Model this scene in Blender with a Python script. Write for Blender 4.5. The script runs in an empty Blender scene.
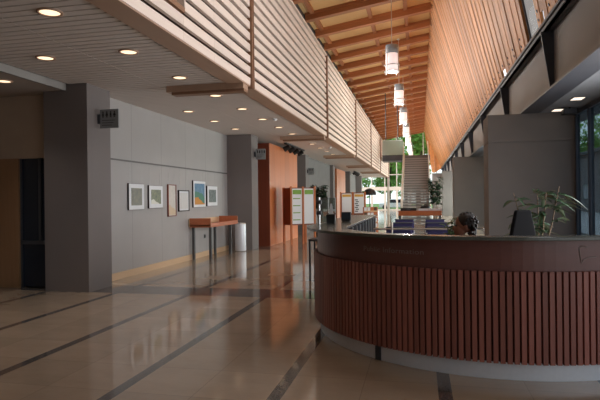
import bpy, bmesh, math, random
from mathutils import Vector, Matrix
PI = math.pi
rnd = random.Random(7)
sc = bpy.context.scene
COL = sc.collection

# ------------------------------------------------------------------ camera
F_PX, YAW, ROLL = 530.0, math.radians(12.759), -0.0117
cam_d = bpy.data.cameras.new('camera')
cam = bpy.data.objects.new('camera', cam_d)
COL.objects.link(cam)
fwd = Vector((-math.sin(YAW), math.cos(YAW), 0))
rgt0 = Vector((math.cos(YAW), math.sin(YAW), 0))
rgt = rgt0 * math.cos(ROLL) + Vector((0, 0, 1)) * math.sin(ROLL)
upv = rgt.cross(fwd)
m = Matrix((rgt, upv, -fwd)).transposed().to_4x4()
m.translation = (0, 0, 1.45)
cam.matrix_world = m
cam_d.sensor_fit = 'HORIZONTAL'
cam_d.sensor_width = 36
cam_d.lens = 36 * F_PX / 600
cam_d.shift_y = -0.001
cam_d.clip_start = 0.05
cam_d.clip_end = 500
sc.camera = cam

# ------------------------------------------------------------------ world, light, exposure
W = bpy.data.worlds.new('overcast_sky')
sc.world = W
W.use_nodes = True
wn, wl = W.node_tree.nodes, W.node_tree.links
wn.clear()
w_out = wn.new('ShaderNodeOutputWorld')
w_bg = wn.new('ShaderNodeBackground')
w_tc = wn.new('ShaderNodeTexCoord')
w_sep = wn.new('ShaderNodeSeparateXYZ')
w_ramp = wn.new('ShaderNodeValToRGB')
w_ramp.color_ramp.elements[0].position = 0.0
w_ramp.color_ramp.elements[0].color = (0.80, 0.82, 0.84, 1)
w_ramp.color_ramp.elements[1].position = 1.0
w_ramp.color_ramp.elements[1].color = (0.74, 0.82, 0.95, 1)
wl.new(w_tc.outputs['Generated'], w_sep.inputs[0])
wl.new(w_sep.outputs['Z'], w_ramp.inputs[0])
wl.new(w_ramp.outputs[0], w_bg.inputs[0])
wl.new(w_bg.outputs[0], w_out.inputs[0])
SKY = 1.5
w_bg.inputs[1].default_value = SKY

def area(name, loc, size, rot, energy=0.0, color=(1, 1, 1), portal=False):
    d = bpy.data.lights.new(name, 'AREA')
    d.shape = 'RECTANGLE'
    d.size, d.size_y = size
    d.energy = energy
    d.color = color
    o = bpy.data.objects.new(name, d)
    COL.objects.link(o)
    o.location = loc
    o.rotation_euler = rot
    if portal:
        d.cycles.is_portal = True
    return o

# daylight openings: end glazing, the glazed front on the right, the upper floor windows on the left; plus added fills
area('daylight_upper_windows', (-9.1, 41.0, 7.0), (3.6, 47.0), (0, -PI/2, 0), 2900.0, (1.0, 0.95, 0.90))
area('added_slat_fill', (2.3, 6.9, 7.2), (4.0, 4.6), (0, PI/2 - 0.06, 0), 110.0, (1.0, 0.95, 0.93))  # unseen fill lamp added to brighten the near balcony slats
area('daylight_front_far', (4.15, 47.5, 1.7), (2.8, 34.0), (0, PI/2, 0), 2600.0, (1.0, 0.97, 0.94))
area('daylight_front_mid', (4.15, 21.0, 1.7), (2.8, 8.0), (0, PI/2, 0), 520.0, (1.0, 0.97, 0.94))
area('added_desk_fill', (3.78, -0.5, 1.5), (2.4, 9.0), (0, PI/2, 0), 48.0, (1.0, 0.97, 0.95))  # out-of-view fill added to lift the desk front
area('daylight_front_near', (3.78, 8.8, 1.5), (2.4, 4.4), (0, PI/2, 0), 185.0, (1.0, 0.98, 0.96))
sc.view_settings.view_transform = 'Standard'
sc.view_settings.look = 'None'
sc.view_settings.gamma = 1.0
sc.view_settings.use_curve_mapping = False
sc.view_settings.exposure = 0.63
sc.cycles.use_denoising = True
sc.cycles.max_bounces = 10
sc.cycles.diffuse_bounces = 5
sc.cycles.transparent_max_bounces = 16
sc.cycles.sample_clamp_indirect = 6.0
sc.cycles.caustics_reflective = False
sc.cycles.caustics_refractive = False

# ------------------------------------------------------------------ materials
def lin(c):
    return tuple(((v / 255) / 12.92 if v / 255 <= 0.04045 else ((v / 255 + 0.055) / 1.055) ** 2.4) for v in c)

def new_mat(name):
    mt = bpy.data.materials.new(name)
    mt.use_nodes = True
    nt = mt.node_tree
    return mt, nt, nt.nodes['Principled BSDF']

def mix_rgb(nt, fac, a, b, blend='MIX'):
    n = nt.nodes.new('ShaderNodeMix')
    n.data_type = 'RGBA'
    n.blend_type = blend
    for i, v in ((0, fac), (6, a), (7, b)):
        if hasattr(v, 'is_linked') or hasattr(v, 'links'):
            nt.links.new(v, n.inputs[i])
        else:
            n.inputs[i].default_value = v if i == 0 else (*v, 1)
    return n.outputs[2]

def math_n(nt, op, a, b=None, c=None):
    n = nt.nodes.new('ShaderNodeMath')
    n.operation = op
    for i, v in enumerate((a, b, c)):
        if v is None:
            continue
        if hasattr(v, 'links'):
            nt.links.new(v, n.inputs[i])
        else:
            n.inputs[i].default_value = v
    return n.outputs[0]

def obj_xyz(nt):
    tc = nt.nodes.new('ShaderNodeTexCoord')
    return tc.outputs['Object']

def noise(nt, vec, scale, detail=3, rough=0.5, stretch=None):
    if stretch:
        mp = nt.nodes.new('ShaderNodeMapping')
        mp.inputs['Scale'].default_value = stretch
        nt.links.new(vec, mp.inputs[0])
        vec = mp.outputs[0]
    n = nt.nodes.new('ShaderNodeTexNoise')
    n.inputs['Scale'].default_value = scale
    n.inputs['Detail'].default_value = detail
    n.inputs['Roughness'].default_value = rough
    nt.links.new(vec, n.inputs['Vector'])
    return n.outputs[0]

def plain(name, rgb, rough=0.6, metal=0.0, var=0.12, scale=3.0, bump=0.0, spec=0.5):
    mt, nt, p = new_mat(name)
    v = obj_xyz(nt)
    c = lin(rgb)
    nz = noise(nt, v, scale, 4)
    out = mix_rgb(nt, nz, tuple(x * (1 - var) for x in c), tuple(min(1, x * (1 + var)) for x in c))
    nt.links.new(out, p.inputs['Base Color'])
    p.inputs['Roughness'].default_value = rough
    p.inputs['Metallic'].default_value = metal
    p.inputs['Specular IOR Level'].default_value = spec
    if bump:
        b = nt.nodes.new('ShaderNodeBump')
        b.inputs['Strength'].default_value = bump
        b.inputs['Distance'].default_value = 0.01
        nt.links.new(noise(nt, v, scale * 20, 3), b.inputs['Height'])
        nt.links.new(b.outputs[0], p.inputs['Normal'])
    return mt

def wood(name, dark, light, stretch=(1, 1, 1), scale=6.0, rough=0.5, island=0.25):
    mt, nt, p = new_mat(name)
    v = obj_xyz(nt)
    nz = noise(nt, v, scale, 6, 0.65, stretch)
    base = mix_rgb(nt, nz, lin(dark), lin(light))
    if island:
        g = nt.nodes.new('ShaderNodeNewGeometry')
        f = math_n(nt, 'MULTIPLY_ADD', g.outputs['Random Per Island'], island * 2, 1 - island)
        cmb = nt.nodes.new('ShaderNodeCombineColor')
        for i in range(3):
            nt.links.new(f, cmb.inputs[i])
        base = mix_rgb(nt, 1.0, base, cmb.outputs[0], 'MULTIPLY')
    nt.links.new(base, p.inputs['Base Color'])
    p.inputs['Roughness'].default_value = rough
    return mt

def emit(name, rgb, strength):
    mt, nt, p = new_mat(name)
    p.inputs['Base Color'].default_value = (*lin(rgb), 1)
    p.inputs['Emission Color'].default_value = (*lin(rgb), 1)
    p.inputs['Emission Strength'].default_value = strength
    return mt

def thin_glass(name, tint=(235, 242, 240), refl=0.5):
    mt = bpy.data.materials.new(name)
    mt.use_nodes = True
    nt = mt.node_tree
    nt.nodes.clear()
    o = nt.nodes.new('ShaderNodeOutputMaterial')
    t = nt.nodes.new('ShaderNodeBsdfTransparent')
    t.inputs[0].default_value = (*lin(tint), 1)
    g = nt.nodes.new('ShaderNodeBsdfGlossy')
    g.inputs['Roughness'].default_value = 0.02
    fr = nt.nodes.new('ShaderNodeFresnel')
    gm = nt.nodes.new('ShaderNodeNewGeometry')
    ior = math_n(nt, 'MULTIPLY_ADD', gm.outputs['Backfacing'], 1 / 1.45 - 1.45, 1.45)   # thin sheet: same reflection from both faces
    nt.links.new(ior, fr.inputs[0])
    ms = nt.nodes.new('ShaderNodeMixShader')
    f = math_n(nt, 'MULTIPLY', fr.outputs[0], refl * 2)
    nt.links.new(f, ms.inputs[0])
    nt.links.new(t.outputs[0], ms.inputs[1])
    nt.links.new(g.outputs[0], ms.inputs[2])
    nt.links.new(ms.outputs[0], o.inputs[0])
    return mt

def floor_mat():
    mt, nt, p = new_mat('polished_stone_tiles')
    v = obj_xyz(nt)
    sep = nt.nodes.new('ShaderNodeSeparateXYZ')
    nt.links.new(v, sep.inputs[0])
    x, y = sep.outputs[0], sep.outputs[1]
    # dark strips along the hall every 1.22 m
    xs = math_n(nt, 'MULTIPLY_ADD', x, 1 / 1.2215, (4.72) / 1.2215 + 0.5 + 10)
    fx = math_n(nt, 'FRACT', xs)
    dx = math_n(nt, 'ABSOLUTE', math_n(nt, 'SUBTRACT', fx, 0.5))
    strip = math_n(nt, 'LESS_THAN', dx, 0.041)
    # dark bands across, one per column bay
    ys = math_n(nt, 'MULTIPLY_ADD', y, 1 / 7.3, (-7.9) / 7.3 + 0.5 + 10)
    fy = math_n(nt, 'FRACT', ys)
    dy = math_n(nt, 'ABSOLUTE', math_n(nt, 'SUBTRACT', fy, 0.5))
    band = math_n(nt, 'LESS_THAN', dy, 0.048)
    # tiles 0.61 m
    tx = math_n(nt, 'MULTIPLY_ADD', x, 2 / 1.2215, 4.72 * 2 / 1.2215 + 20)
    ty = math_n(nt, 'MULTIPLY_ADD', y, 12 / 7.3, -7.9 * 12 / 7.3 + 20)
    cv = nt.nodes.new('ShaderNodeCombineXYZ')
    nt.links.new(math_n(nt, 'FLOOR', tx), cv.inputs[0])
    nt.links.new(math_n(nt, 'FLOOR', ty), cv.inputs[1])
    wh = nt.nodes.new('ShaderNodeTexWhiteNoise')
    nt.links.new(cv.outputs[0], wh.inputs['Vector'])
    cloud = noise(nt, v, 1.6, 5, 0.6, (1, 1.8, 1))
    fine = noise(nt, v, 14, 4, 0.6, (1, 2.5, 1))
    base = mix_rgb(nt, cloud, lin((152, 135, 118)), lin((184, 166, 147)))
    base = mix_rgb(nt, math_n(nt, 'MULTIPLY', fine, 0.35), base, lin((150, 124, 98)))
    tone = math_n(nt, 'MULTIPLY_ADD', wh.outputs[0], 0.16, 0.91)
    cc = nt.nodes.new('ShaderNodeCombineColor')
    for i in range(3):
        nt.links.new(tone, cc.inputs[i])
    base = mix_rgb(nt, 1.0, base, cc.outputs[0], 'MULTIPLY')
    jx = math_n(nt, 'LESS_THAN', math_n(nt, 'ABSOLUTE', math_n(nt, 'SUBTRACT', math_n(nt, 'FRACT', tx), 0.5)), 0.495)
    jy = math_n(nt, 'LESS_THAN', math_n(nt, 'ABSOLUTE', math_n(nt, 'SUBTRACT', math_n(nt, 'FRACT', ty), 0.5)), 0.495)
    j = math_n(nt, 'SUBTRACT', 1.0, math_n(nt, 'MULTIPLY', jx, jy))
    base = mix_rgb(nt, math_n(nt, 'MULTIPLY', j, 0.45), base, lin((120, 104, 88)))
    granite = mix_rgb(nt, noise(nt, v, 60, 3), lin((72, 66, 64)), lin((106, 99, 96)))
    granite2 = mix_rgb(nt, noise(nt, v, 60, 3), lin((84, 80, 78)), lin((118, 112, 108)))
    base = mix_rgb(nt, band, base, granite2)
    base = mix_rgb(nt, strip, base, granite)
    nt.links.new(base, p.inputs['Base Color'])
    p.inputs['Roughness'].default_value = 0.09
    p.inputs['Specular IOR Level'].default_value = 1.0
    return mt

def panel_mat(name, rgb, pitch):
    # fabric wall panels with fine upright joints along Y
    mt, nt, p = new_mat(name)
    v = obj_xyz(nt)
    sep = nt.nodes.new('ShaderNodeSeparateXYZ')
    nt.links.new(v, sep.inputs[0])
    fy = math_n(nt, 'FRACT', math_n(nt, 'MULTIPLY_ADD', sep.outputs[1], 1 / pitch, 20.3))
    j = math_n(nt, 'LESS_THAN', fy, 0.012)
    c = lin(rgb)
    base = mix_rgb(nt, noise(nt, v, 2.0, 4), tuple(q * 0.93 for q in c), tuple(q * 1.05 for q in c))
    base = mix_rgb(nt, math_n(nt, 'MULTIPLY', j, 0.5), base, tuple(q * 0.5 for q in c))
    nt.links.new(base, p.inputs['Base Color'])
    p.inputs['Roughness'].default_value = 0.9
    return mt

M = dict(
    floor=floor_mat(),
    concrete=plain('board_marked_concrete', (122, 114, 112), 0.85, var=0.10, scale=1.4, bump=0.15),
    concrete_dark=plain('dark_concrete', (112, 106, 103), 0.85, var=0.10, scale=1.4, bump=0.15),
    grey_panel=panel_mat('grey_fabric_panels', (176, 172, 171), 1.22),
    grey_wall=plain('grey_painted_wall', (124, 120, 119), 0.85),
    tan_wall=plain('tan_painted_wall', (184, 164, 144), 0.85),
    soffit=plain('linear_metal_ceiling', (216, 207, 201), 0.6, var=0.04),
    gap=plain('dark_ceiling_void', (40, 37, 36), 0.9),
    lip=wood('soffit_edge_wood', (164, 134, 112), (190, 158, 136), (1, 0.15, 1), 5, island=0.05),
    slat=wood('pale_timber_slats', (222, 202, 188), (240, 224, 212), (3, 0.2, 3), 6, 0.6, 0.05),
    slat_shade=plain('shade_backing_board', (92, 70, 60), 0.9),  # dark colour stands in for shade between the balcony slats
    post=wood('screen_post_wood', (128, 94, 72), (156, 118, 92), (4, 4, 0.3), 5, island=0.05),
    deck=wood('roof_deck_timber', (212, 168, 112), (236, 200, 146), (0.3, 3, 1), 5, 0.6, 0.12),
    beam=wood('glulam_beam_timber', (150, 92, 56), (188, 124, 80), (0.25, 4, 4), 6, 0.55, 0.15),
    plank=wood('wall_plank_timber', (148, 88, 46), (216, 154, 94), (0.8, 4, 0.8), 5, 0.55, 0.28),
    bolt=plain('bolt_steel', (52, 42, 38), 0.5, 0.6),
    orange=wood('cherry_veneer', (170, 90, 46), (200, 118, 66), (3, 3, 0.2), 4, 0.4, 0.1),
    redbrown=wood('red_brown_veneer', (112, 52, 34), (140, 70, 46), (3, 3, 0.2), 4, 0.4, 0.08),
    console=wood('console_veneer', (166, 92, 58), (190, 112, 76), (3, 0.4, 3), 4, 0.45, 0.05),
    pale_wood=wood('pale_maple', (206, 170, 132), (226, 194, 158), (3, 0.2, 3), 4, 0.45, 0.05),
    slat_desk=wood('desk_slat_mahogany', (138, 84, 75), (160, 102, 91), (6, 6, 0.3), 5, 0.42, 0.2),
    panel_desk=wood('desk_panel_mahogany', (104, 66, 60), (122, 78, 71), (1, 1, 6), 5, 0.33, 0.0),
    desk_back=plain('desk_slat_backing', (92, 56, 50), 0.8),  # plain brown board seen between the desk slats
    stone=plain('green_grey_granite', (92, 95, 90), 0.18, var=0.3, scale=70),
    steel=plain('brushed_stainless', (226, 230, 238), 0.42, 0.2, 0.05, 30),
    chrome=plain('satin_metal', (200, 200, 200), 0.3, 0.8, 0.03),
    mullion=plain('dark_navy_frame', (52, 57, 68), 0.5),
    bulkhead=plain('bulkhead_paint', (150, 146, 142), 0.7),
    dark_steel=plain('dark_painted_steel', (66, 68, 75), 0.5, 0.0, 0.05),
    web_steel=plain('grey_painted_steel', (104, 98, 96), 0.6, 0.0, 0.06),
    black_fabric=plain('black_fabric', (24, 24, 28), 0.95, spec=0.2),
    black=plain('black_plastic', (26, 26, 28), 0.45),
    grey_leg=plain('grey_steel_leg', (84, 84, 86), 0.45, 0.3),
    white=plain('white_card', (226, 226, 230), 0.6, var=0.03),
    rail=plain('picture_rail', (96, 92, 90), 0.5),
    soffit_right=plain('grey_soffit_paint', (124, 128, 134), 0.7, var=0.04),
    glass=thin_glass('clear_glass'),
    glass_dark=thin_glass('tinted_glass', (176, 190, 198), 0.5),
    glass_slot=thin_glass('grey_rooflight_glass', (172, 168, 164), 0.02),
    glass_green=thin_glass('green_edge_glass', (208, 226, 220), 0.6),
    door_glass=plain('dark_glazed_door', (34, 42, 56), 0.12, 0.0, 0.1),
    jamb=wood('door_jamb_wood', (140, 104, 74), (164, 126, 92), (4, 4, 0.3), 5, island=0.05),
    green=plain('poster_green', (120, 160, 60), 0.6),
    yellow=plain('poster_yellow', (206, 160, 70), 0.6),
    ink=plain('dark_ink', (70, 74, 80), 0.6),
    navy=plain('navy_upholstery', (46, 42, 84), 0.85, var=0.15, scale=20),
    leaf=plain('dark_leaf', (42, 66, 44), 0.4, var=0.4, scale=6),
    leaf2=plain('mid_leaf', (66, 92, 52), 0.4, var=0.4, scale=6),
    tree_leaf=plain('bright_green_leaf', (120, 168, 70), 0.6, var=0.45, scale=2),  # leaf colour of the outdoor trees
    bark=plain('bark', (92, 76, 60), 0.9),
    pot=plain('dark_pot', (48, 44, 44), 0.5),
    grass=plain('lawn', (110, 140, 70), 0.9, var=0.3),
    paving=plain('outdoor_paving', (170, 166, 160), 0.9),
    stair=plain('stair_concrete', (158, 154, 152), 0.7, var=0.06),
    nosing=plain('stair_nosing', (108, 104, 104), 0.6),
    stringer=plain('pale_stringer', (206, 200, 192), 0.6),
    skin=plain('skin', (150, 104, 82), 0.55, var=0.05),
    hair=plain('dark_brown_hair', (34, 26, 24), 0.55, var=0.4, scale=40),
    shirt=plain('charcoal_shirt', (54, 54, 60), 0.9),
    trousers=plain('dark_trousers', (40, 40, 46), 0.9),
    text=plain('desk_lettering', (140, 120, 115), 0.5, 0.0),
    sign=plain('grey_sign_plate', (140, 143, 145), 0.5),
    lamp=emit('downlight_glow', (255, 224, 186), 1.0),
    pend=emit('pendant_diffuser', (255, 238, 236), 0.42),
    lamp_cap=plain('grey_lamp_cap', (150, 158, 166), 0.5, 0.0, 0.05),
    fl=emit('flat_downlight_glow', (255, 236, 214), 0.9),
    ceil_grey=plain('plain_ceiling', (170, 158, 148), 0.8),
)

def frosted_glass():
    mt = bpy.data.materials.new('frosted_guard_glass')
    mt.use_nodes = True
    nt = mt.node_tree
    nt.nodes.clear()
    o = nt.nodes.new('ShaderNodeOutputMaterial')
    t = nt.nodes.new('ShaderNodeBsdfTransparent')
    t.inputs[0].default_value = (*lin((215, 228, 222)), 1)
    d = nt.nodes.new('ShaderNodeBsdfTranslucent')
    d.inputs[0].default_value = (*lin((214, 222, 218)), 1)
    d2 = nt.nodes.new('ShaderNodeBsdfDiffuse')
    d2.inputs[0].default_value = (*lin((206, 216, 212)), 1)
    m1 = nt.nodes.new('ShaderNodeMixShader')
    m2 = nt.nodes.new('ShaderNodeMixShader')
    m1.inputs[0].default_value = 0.5
    m2.inputs[0].default_value = 0.55
    nt.links.new(d.outputs[0], m1.inputs[1])
    nt.links.new(d2.outputs[0], m1.inputs[2])
    nt.links.new(t.outputs[0], m2.inputs[1])
    nt.links.new(m1.outputs[0], m2.inputs[2])
    nt.links.new(m2.outputs[0], o.inputs[0])
    return mt
M['frosted'] = frosted_glass()

# ------------------------------------------------------------------ mesh builder
class MB:
    def __init__(self):
        self.v, self.f, self.mi, self.sm = [], [], [], []
    def add(self, vs, fs, mi=0, smooth=False):
        n = len(self.v)
        self.v += [tuple(q) for q in vs]
        for f in fs:
            self.f.append([i + n for i in f])
            self.mi.append(mi)
            self.sm.append(smooth)
        return self
    def box(self, x0, x1, y0, y1, z0, z1, mi=0):
        vs = [(x0, y0, z0), (x1, y0, z0), (x1, y1, z0), (x0, y1, z0), (x0, y0, z1), (x1, y0, z1), (x1, y1, z1), (x0, y1, z1)]
        return self.add(vs, [(0, 3, 2, 1), (4, 5, 6, 7), (0, 1, 5, 4), (1, 2, 6, 5), (2, 3, 7, 6), (3, 0, 4, 7)], mi)
    def hexa(self, b, t, mi=0):
        """four bottom points, four top points, same turning sense"""
        return self.add(list(b) + list(t), [(0, 3, 2, 1), (4, 5, 6, 7), (0, 1, 5, 4), (1, 2, 6, 5), (2, 3, 7, 6), (3, 0, 4, 7)], mi)
    def rbox(self, c, sx, sy, z0, z1, ang, mi=0):
        ca, sa = math.cos(ang), math.sin(ang)
        P = [(c[0] + ca * a - sa * b, c[1] + sa * a + ca * b) for a, b in ((-sx, -sy), (sx, -sy), (sx, sy), (-sx, sy))]
        return self.hexa([(*p, z0) for p in P], [(*p, z1) for p in P], mi)
    def tube(self, p0, p1, r0, r1=None, n=12, mi=0, caps=True):
        p0, p1 = Vector(p0), Vector(p1)
        r1 = r0 if r1 is None else r1
        d = (p1 - p0).normalized()
        a = d.orthogonal().normalized()
        b = d.cross(a)
        vs = []
        for p, r in ((p0, r0), (p1, r1)):
            for k in range(n):
                t = 2 * PI * k / n
                vs.append(p + (a * math.cos(t) + b * math.sin(t)) * r)
        fs = [(k, (k + 1) % n, n + (k + 1) % n, n + k) for k in range(n)]
        self.add(vs, fs, mi, True)
        if caps:
            self.add(vs[:n], [tuple(range(n))[::-1]], mi)
            self.add(vs[n:], [tuple(range(n))], mi)
        return self
    def lathe(self, c, prof, n=24, mi=0):
        vs = []
        for r, z in prof:
            for k in range(n):
                t = 2 * PI * k / n
                vs.append((c[0] + r * math.cos(t), c[1] + r * math.sin(t), c[2] + z))
        fs = []
        for i in range(len(prof) - 1):
            for k in range(n):
                fs.append((i * n + k, i * n + (k + 1) % n, (i + 1) * n + (k + 1) % n, (i + 1) * n + k))
        return self.add(vs, fs, mi, True)
    def ball(self, c, rx, ry, rz, n=12, mi=0):
        vs, fs = [], []
        for i in range(n + 1):
            a = PI * i / n
            for k in range(2 * n):
                t = PI * k / n
                vs.append((c[0] + rx * math.sin(a) * math.cos(t), c[1] + ry * math.sin(a) * math.sin(t), c[2] + rz * math.cos(a)))
        for i in range(n):
            for k in range(2 * n):
                fs.append((i * 2 * n + k, (i + 1) * 2 * n + k, (i + 1) * 2 * n + (k + 1) % (2 * n), i * 2 * n + (k + 1) % (2 * n)))
        return self.add(vs, fs, mi, True)
    def leafq(self, base, d, length, width, droop=0.3, mi=0):
        """a pointed leaf of three bent segments"""
        d = Vector(d).normalized()
        s = d.cross(Vector((0, 0, 1)))
        s = s.normalized() if s.length > 1e-3 else Vector((1, 0, 0))
        s = (s + Vector((0, 0, rnd.uniform(-.5, .5)))).normalized()
        p = Vector(base)
        L, R, prev = [], [], p.copy()
        ctr = []
        for i in range(5):
            t = i / 4
            q = p + d * length * t + Vector((0, 0, -droop * length * t * t))
            w = width * 0.5 * math.sin(PI * min(0.97, 0.12 + 0.85 * t)) if i < 4 else 0.003
            L.append(q + s * w)
            R.append(q - s * w)
            ctr.append(q - Vector((0, 0, w * 0.35)))
        vs = L + ctr + R
        fs = []
        for i in range(4):
            fs += [(i, i + 1, 6 + i, 5 + i), (5 + i, 6 + i, 11 + i, 10 + i)]
        return self.add(vs, fs, mi, True)
    def build(self, name, mats, parent=None, loc=None):
        me = bpy.data.meshes.new(name)
        o = self.v
        if loc:
            o = [(x - loc[0], y - loc[1], z - loc[2]) for x, y, z in o]
        me.from_pydata(o, [], self.f)
        for mt in (mats if isinstance(mats, (list, tuple)) else [mats]):
            me.materials.append(M[mt] if isinstance(mt, str) else mt)
        me.polygons.foreach_set('material_index', self.mi)
        me.polygons.foreach_set('use_smooth', self.sm)
        me.update()
        ob = bpy.data.objects.new(name, me)
        COL.objects.link(ob)
        if parent:
            ob.parent = parent
        elif loc:
            ob.location = loc
        return ob

def tag(o, label=None, cat=None, group=None, kind=None):
    for k, v in (('label', label), ('category', cat), ('group', group), ('kind', kind)):
        if v:
            o[k] = v
    return o

def thing(name, label, cat, loc=(0, 0, 0), rz=0, group=None, kind=None):
    o = bpy.data.objects.new(name, None)
    COL.objects.link(o)
    o.location = loc
    o.rotation_euler = (0, 0, rz)
    o.empty_display_size = 0.2
    return tag(o, label, cat, group, kind)

def dup(root, loc, rz=None, label=None, group=None):
    r = root.copy()
    COL.objects.link(r)
    r.location = loc
    if rz is not None:
        r.rotation_euler = (0, 0, rz)
    if label:
        r['label'] = label
    if group:
        r['group'] = group
    for ch in list(root.children):
        c = ch.copy()
        COL.objects.link(c)
        c.parent = r
        for g in list(ch.children):
            e = g.copy()
            COL.objects.link(e)
            e.parent = c
    return r

def bevel(o, w=0.006, seg=2):
    b = o.modifiers.new('bevel', 'BEVEL')
    b.width, b.segments = w, seg
    b.limit_method = 'ANGLE'
    return o

ORD = ['first', 'second', 'third', 'fourth', 'fifth', 'sixth', 'seventh', 'eighth', 'ninth', 'tenth', 'eleventh', 'twelfth', 'thirteenth', 'fourteenth']
def struct(mb, name, mats, label, cat):
    return tag(mb.build(name, mats), label, cat, kind='structure')

# ------------------------------------------------------------------ the setting
YB, YE = -6.0, 66.0
ZS = 3.35                                   # soffit under the balcony
struct(MB().box(-12, 6.2, YB, YE + 0.6, -0.2, 0), 'floor', 'floor', 'polished tan stone floor with dark granite strips', 'floor')

# soffit of the balcony: cross slats of a linear ceiling
mb = MB()
y = YB
while y < 48:
    mb.box(-5.5, -4.184, y, y + 0.104, ZS, ZS + 0.03)
    mb.box(-4.176, -3.02, y, y + 0.104, ZS, ZS + 0.03)
    y += 0.13
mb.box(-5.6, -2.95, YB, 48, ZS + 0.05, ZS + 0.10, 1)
struct(mb, 'ceiling', ['soffit', 'gap'], 'low grey ceiling of narrow cross slats under the balcony', 'ceiling')
struct(MB().box(-3.02, -2.725, YB, 48, ZS - 0.02, ZS - 0.002), 'trim_1', 'lip', 'flat brown timber edging along the underside of the balcony', 'trim')
struct(MB().box(-12, -5.56, YB, 7.75, 3.26, 3.34), 'ceiling_low', 'ceil_grey', 'lower plain ceiling at the far left beyond the bulkhead', 'ceiling')
struct(MB().box(-5.60, -5.54, YB, 7.5, 3.245, 3.36), 'trim_2', 'bulkhead', 'pale grey bulkhead edge running towards the dark near column', 'trim')
struct(MB().box(-12, -2.9, YB, 48, 3.6, 4.4), 'floor_upper', 'grey_wall', 'upper floor slab behind the slatted screens', 'floor')

# left walls
struct(MB().box(-5.7, -5.5, 7.9, 14.9, 0, ZS), 'wall_left', 'grey_panel', 'grey panelled wall hung with the row of framed pictures', 'wall')
struct(MB().box(-5.5, -5.478, 8.17, 14.67, 0, 0.13), 'baseboard_left', 'pale_wood', 'pale timber baseboard under the row of pictures', 'baseboard')
struct(MB().box(-5.5, -5.482, 8.17, 14.67, 2.215, 2.245), 'trim_3', 'rail', 'dark picture rail along the grey wall', 'trim')
mb = MB().box(-12, -5.9, 7.75, 7.95, 2.2, 3.35).box(-12, -7.6, 7.75, 7.95, 0, 2.2)
struct(mb, 'wall_left_front', 'tan_wall', 'tan wall above the dark glazed door beside the near column', 'wall')
d1 = thing('door_1', 'dark glazed door with a brown timber jamb left of the near column', 'door', (-6.4, 7.75, 0), kind='structure')
MB().box(-0.24, 0.30, 0.06, 0.10, 0.02, 2.2).build('door_pane', 'door_glass', d1)
MB().box(-1.2, -0.26, -0.02, 0.14, 0, 2.2).build('door_jamb', 'jamb', d1)
mb = MB().box(-0.26, 0.5, 0.02, 0.10, 0.74, 0.80).box(-0.28, -0.24, 0.02, 0.1, 0, 2.2).box(0.10, 0.15, 0.02, 0.1, 0.8, 2.2).box(0.29, 0.5, 0.0, 0.14, 0, 2.2)
mb.build('door_frame', 'dark_steel', d1)
struct(MB().box(-12.2, -12, YB, 8, 0, 3.3), 'wall_far_left', 'tan_wall', 'tan side wall beyond the frame', 'wall')
struct(MB().box(-12, 6.2, YB - 0.2, YB, 0, 10), 'wall_back', 'grey_wall', 'plain wall behind the viewpoint', 'wall')

# concrete columns on the left, one per bay
def column(name, x0, x1, y0, y1, z1, label):
    o = struct(MB().box(x0, x1, y0, y1, 0, z1), name, 'concrete', label, 'column')
    return o
column('column', -5.98, -5.18, 7.52, 8.17, ZS + 0.04, 'nearest square concrete column beside the dark glazed door')
column('column', -5.6, -4.75, 14.67, 15.28, ZS + 0.04, 'square concrete column between the picture wall and the orange timber wall')
column('column', -5.5, -4.72, 22.0, 22.65, ZS + 0.04, 'concrete column just past the orange timber wall')
column('column', -5.5, -4.72, 29.3, 29.95, ZS + 0.04, 'concrete column between the far grey wall and the small orange panel')
column('column', -5.5, -4.72, 36.6, 37.2, ZS + 0.04, 'distant concrete column past the small orange panel')
column('column', -5.5, -4.72, 43.9, 44.5, ZS + 0.04, 'farthest concrete column on the picture wall side')
mb = MB().box(-4.97, -4.57, 15.9, 15.94, 0, 3.22, 1)
for k in range(6):
    mb.box(-4.97, -4.57, 15.945 + k * 0.635, 15.94 + (k + 1) * 0.635, 0, 3.22, 0)
struct(mb, 'wall_left_timber', ['orange', 'redbrown'], 'tall orange cherry timber panelled wall with a red brown end', 'wall')
mb = MB()
for k in range(4):
    mb.box(-4.9, -4.66, 30.2 + k * 0.9, 30.195 + (k + 1) * 0.9, 0, 3.2)
struct(mb, 'wall_left_timber_far', 'orange', 'small distant orange timber panel beyond the far grey wall', 'wall')
struct(MB().box(-5.1, -4.9, 22.6, 29.4, 0, ZS), 'wall_left_far', 'grey_wall', 'far grey wall behind the dark green ficus', 'wall')
struct(MB().box(-5.7, -5.3, 15.2, 22.1, 0, ZS).box(-5.4, -5.2, 29.8, 48, 0, ZS), 'wall_left_recess', 'grey_wall', 'recessed grey wall behind the columns', 'wall')

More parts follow.
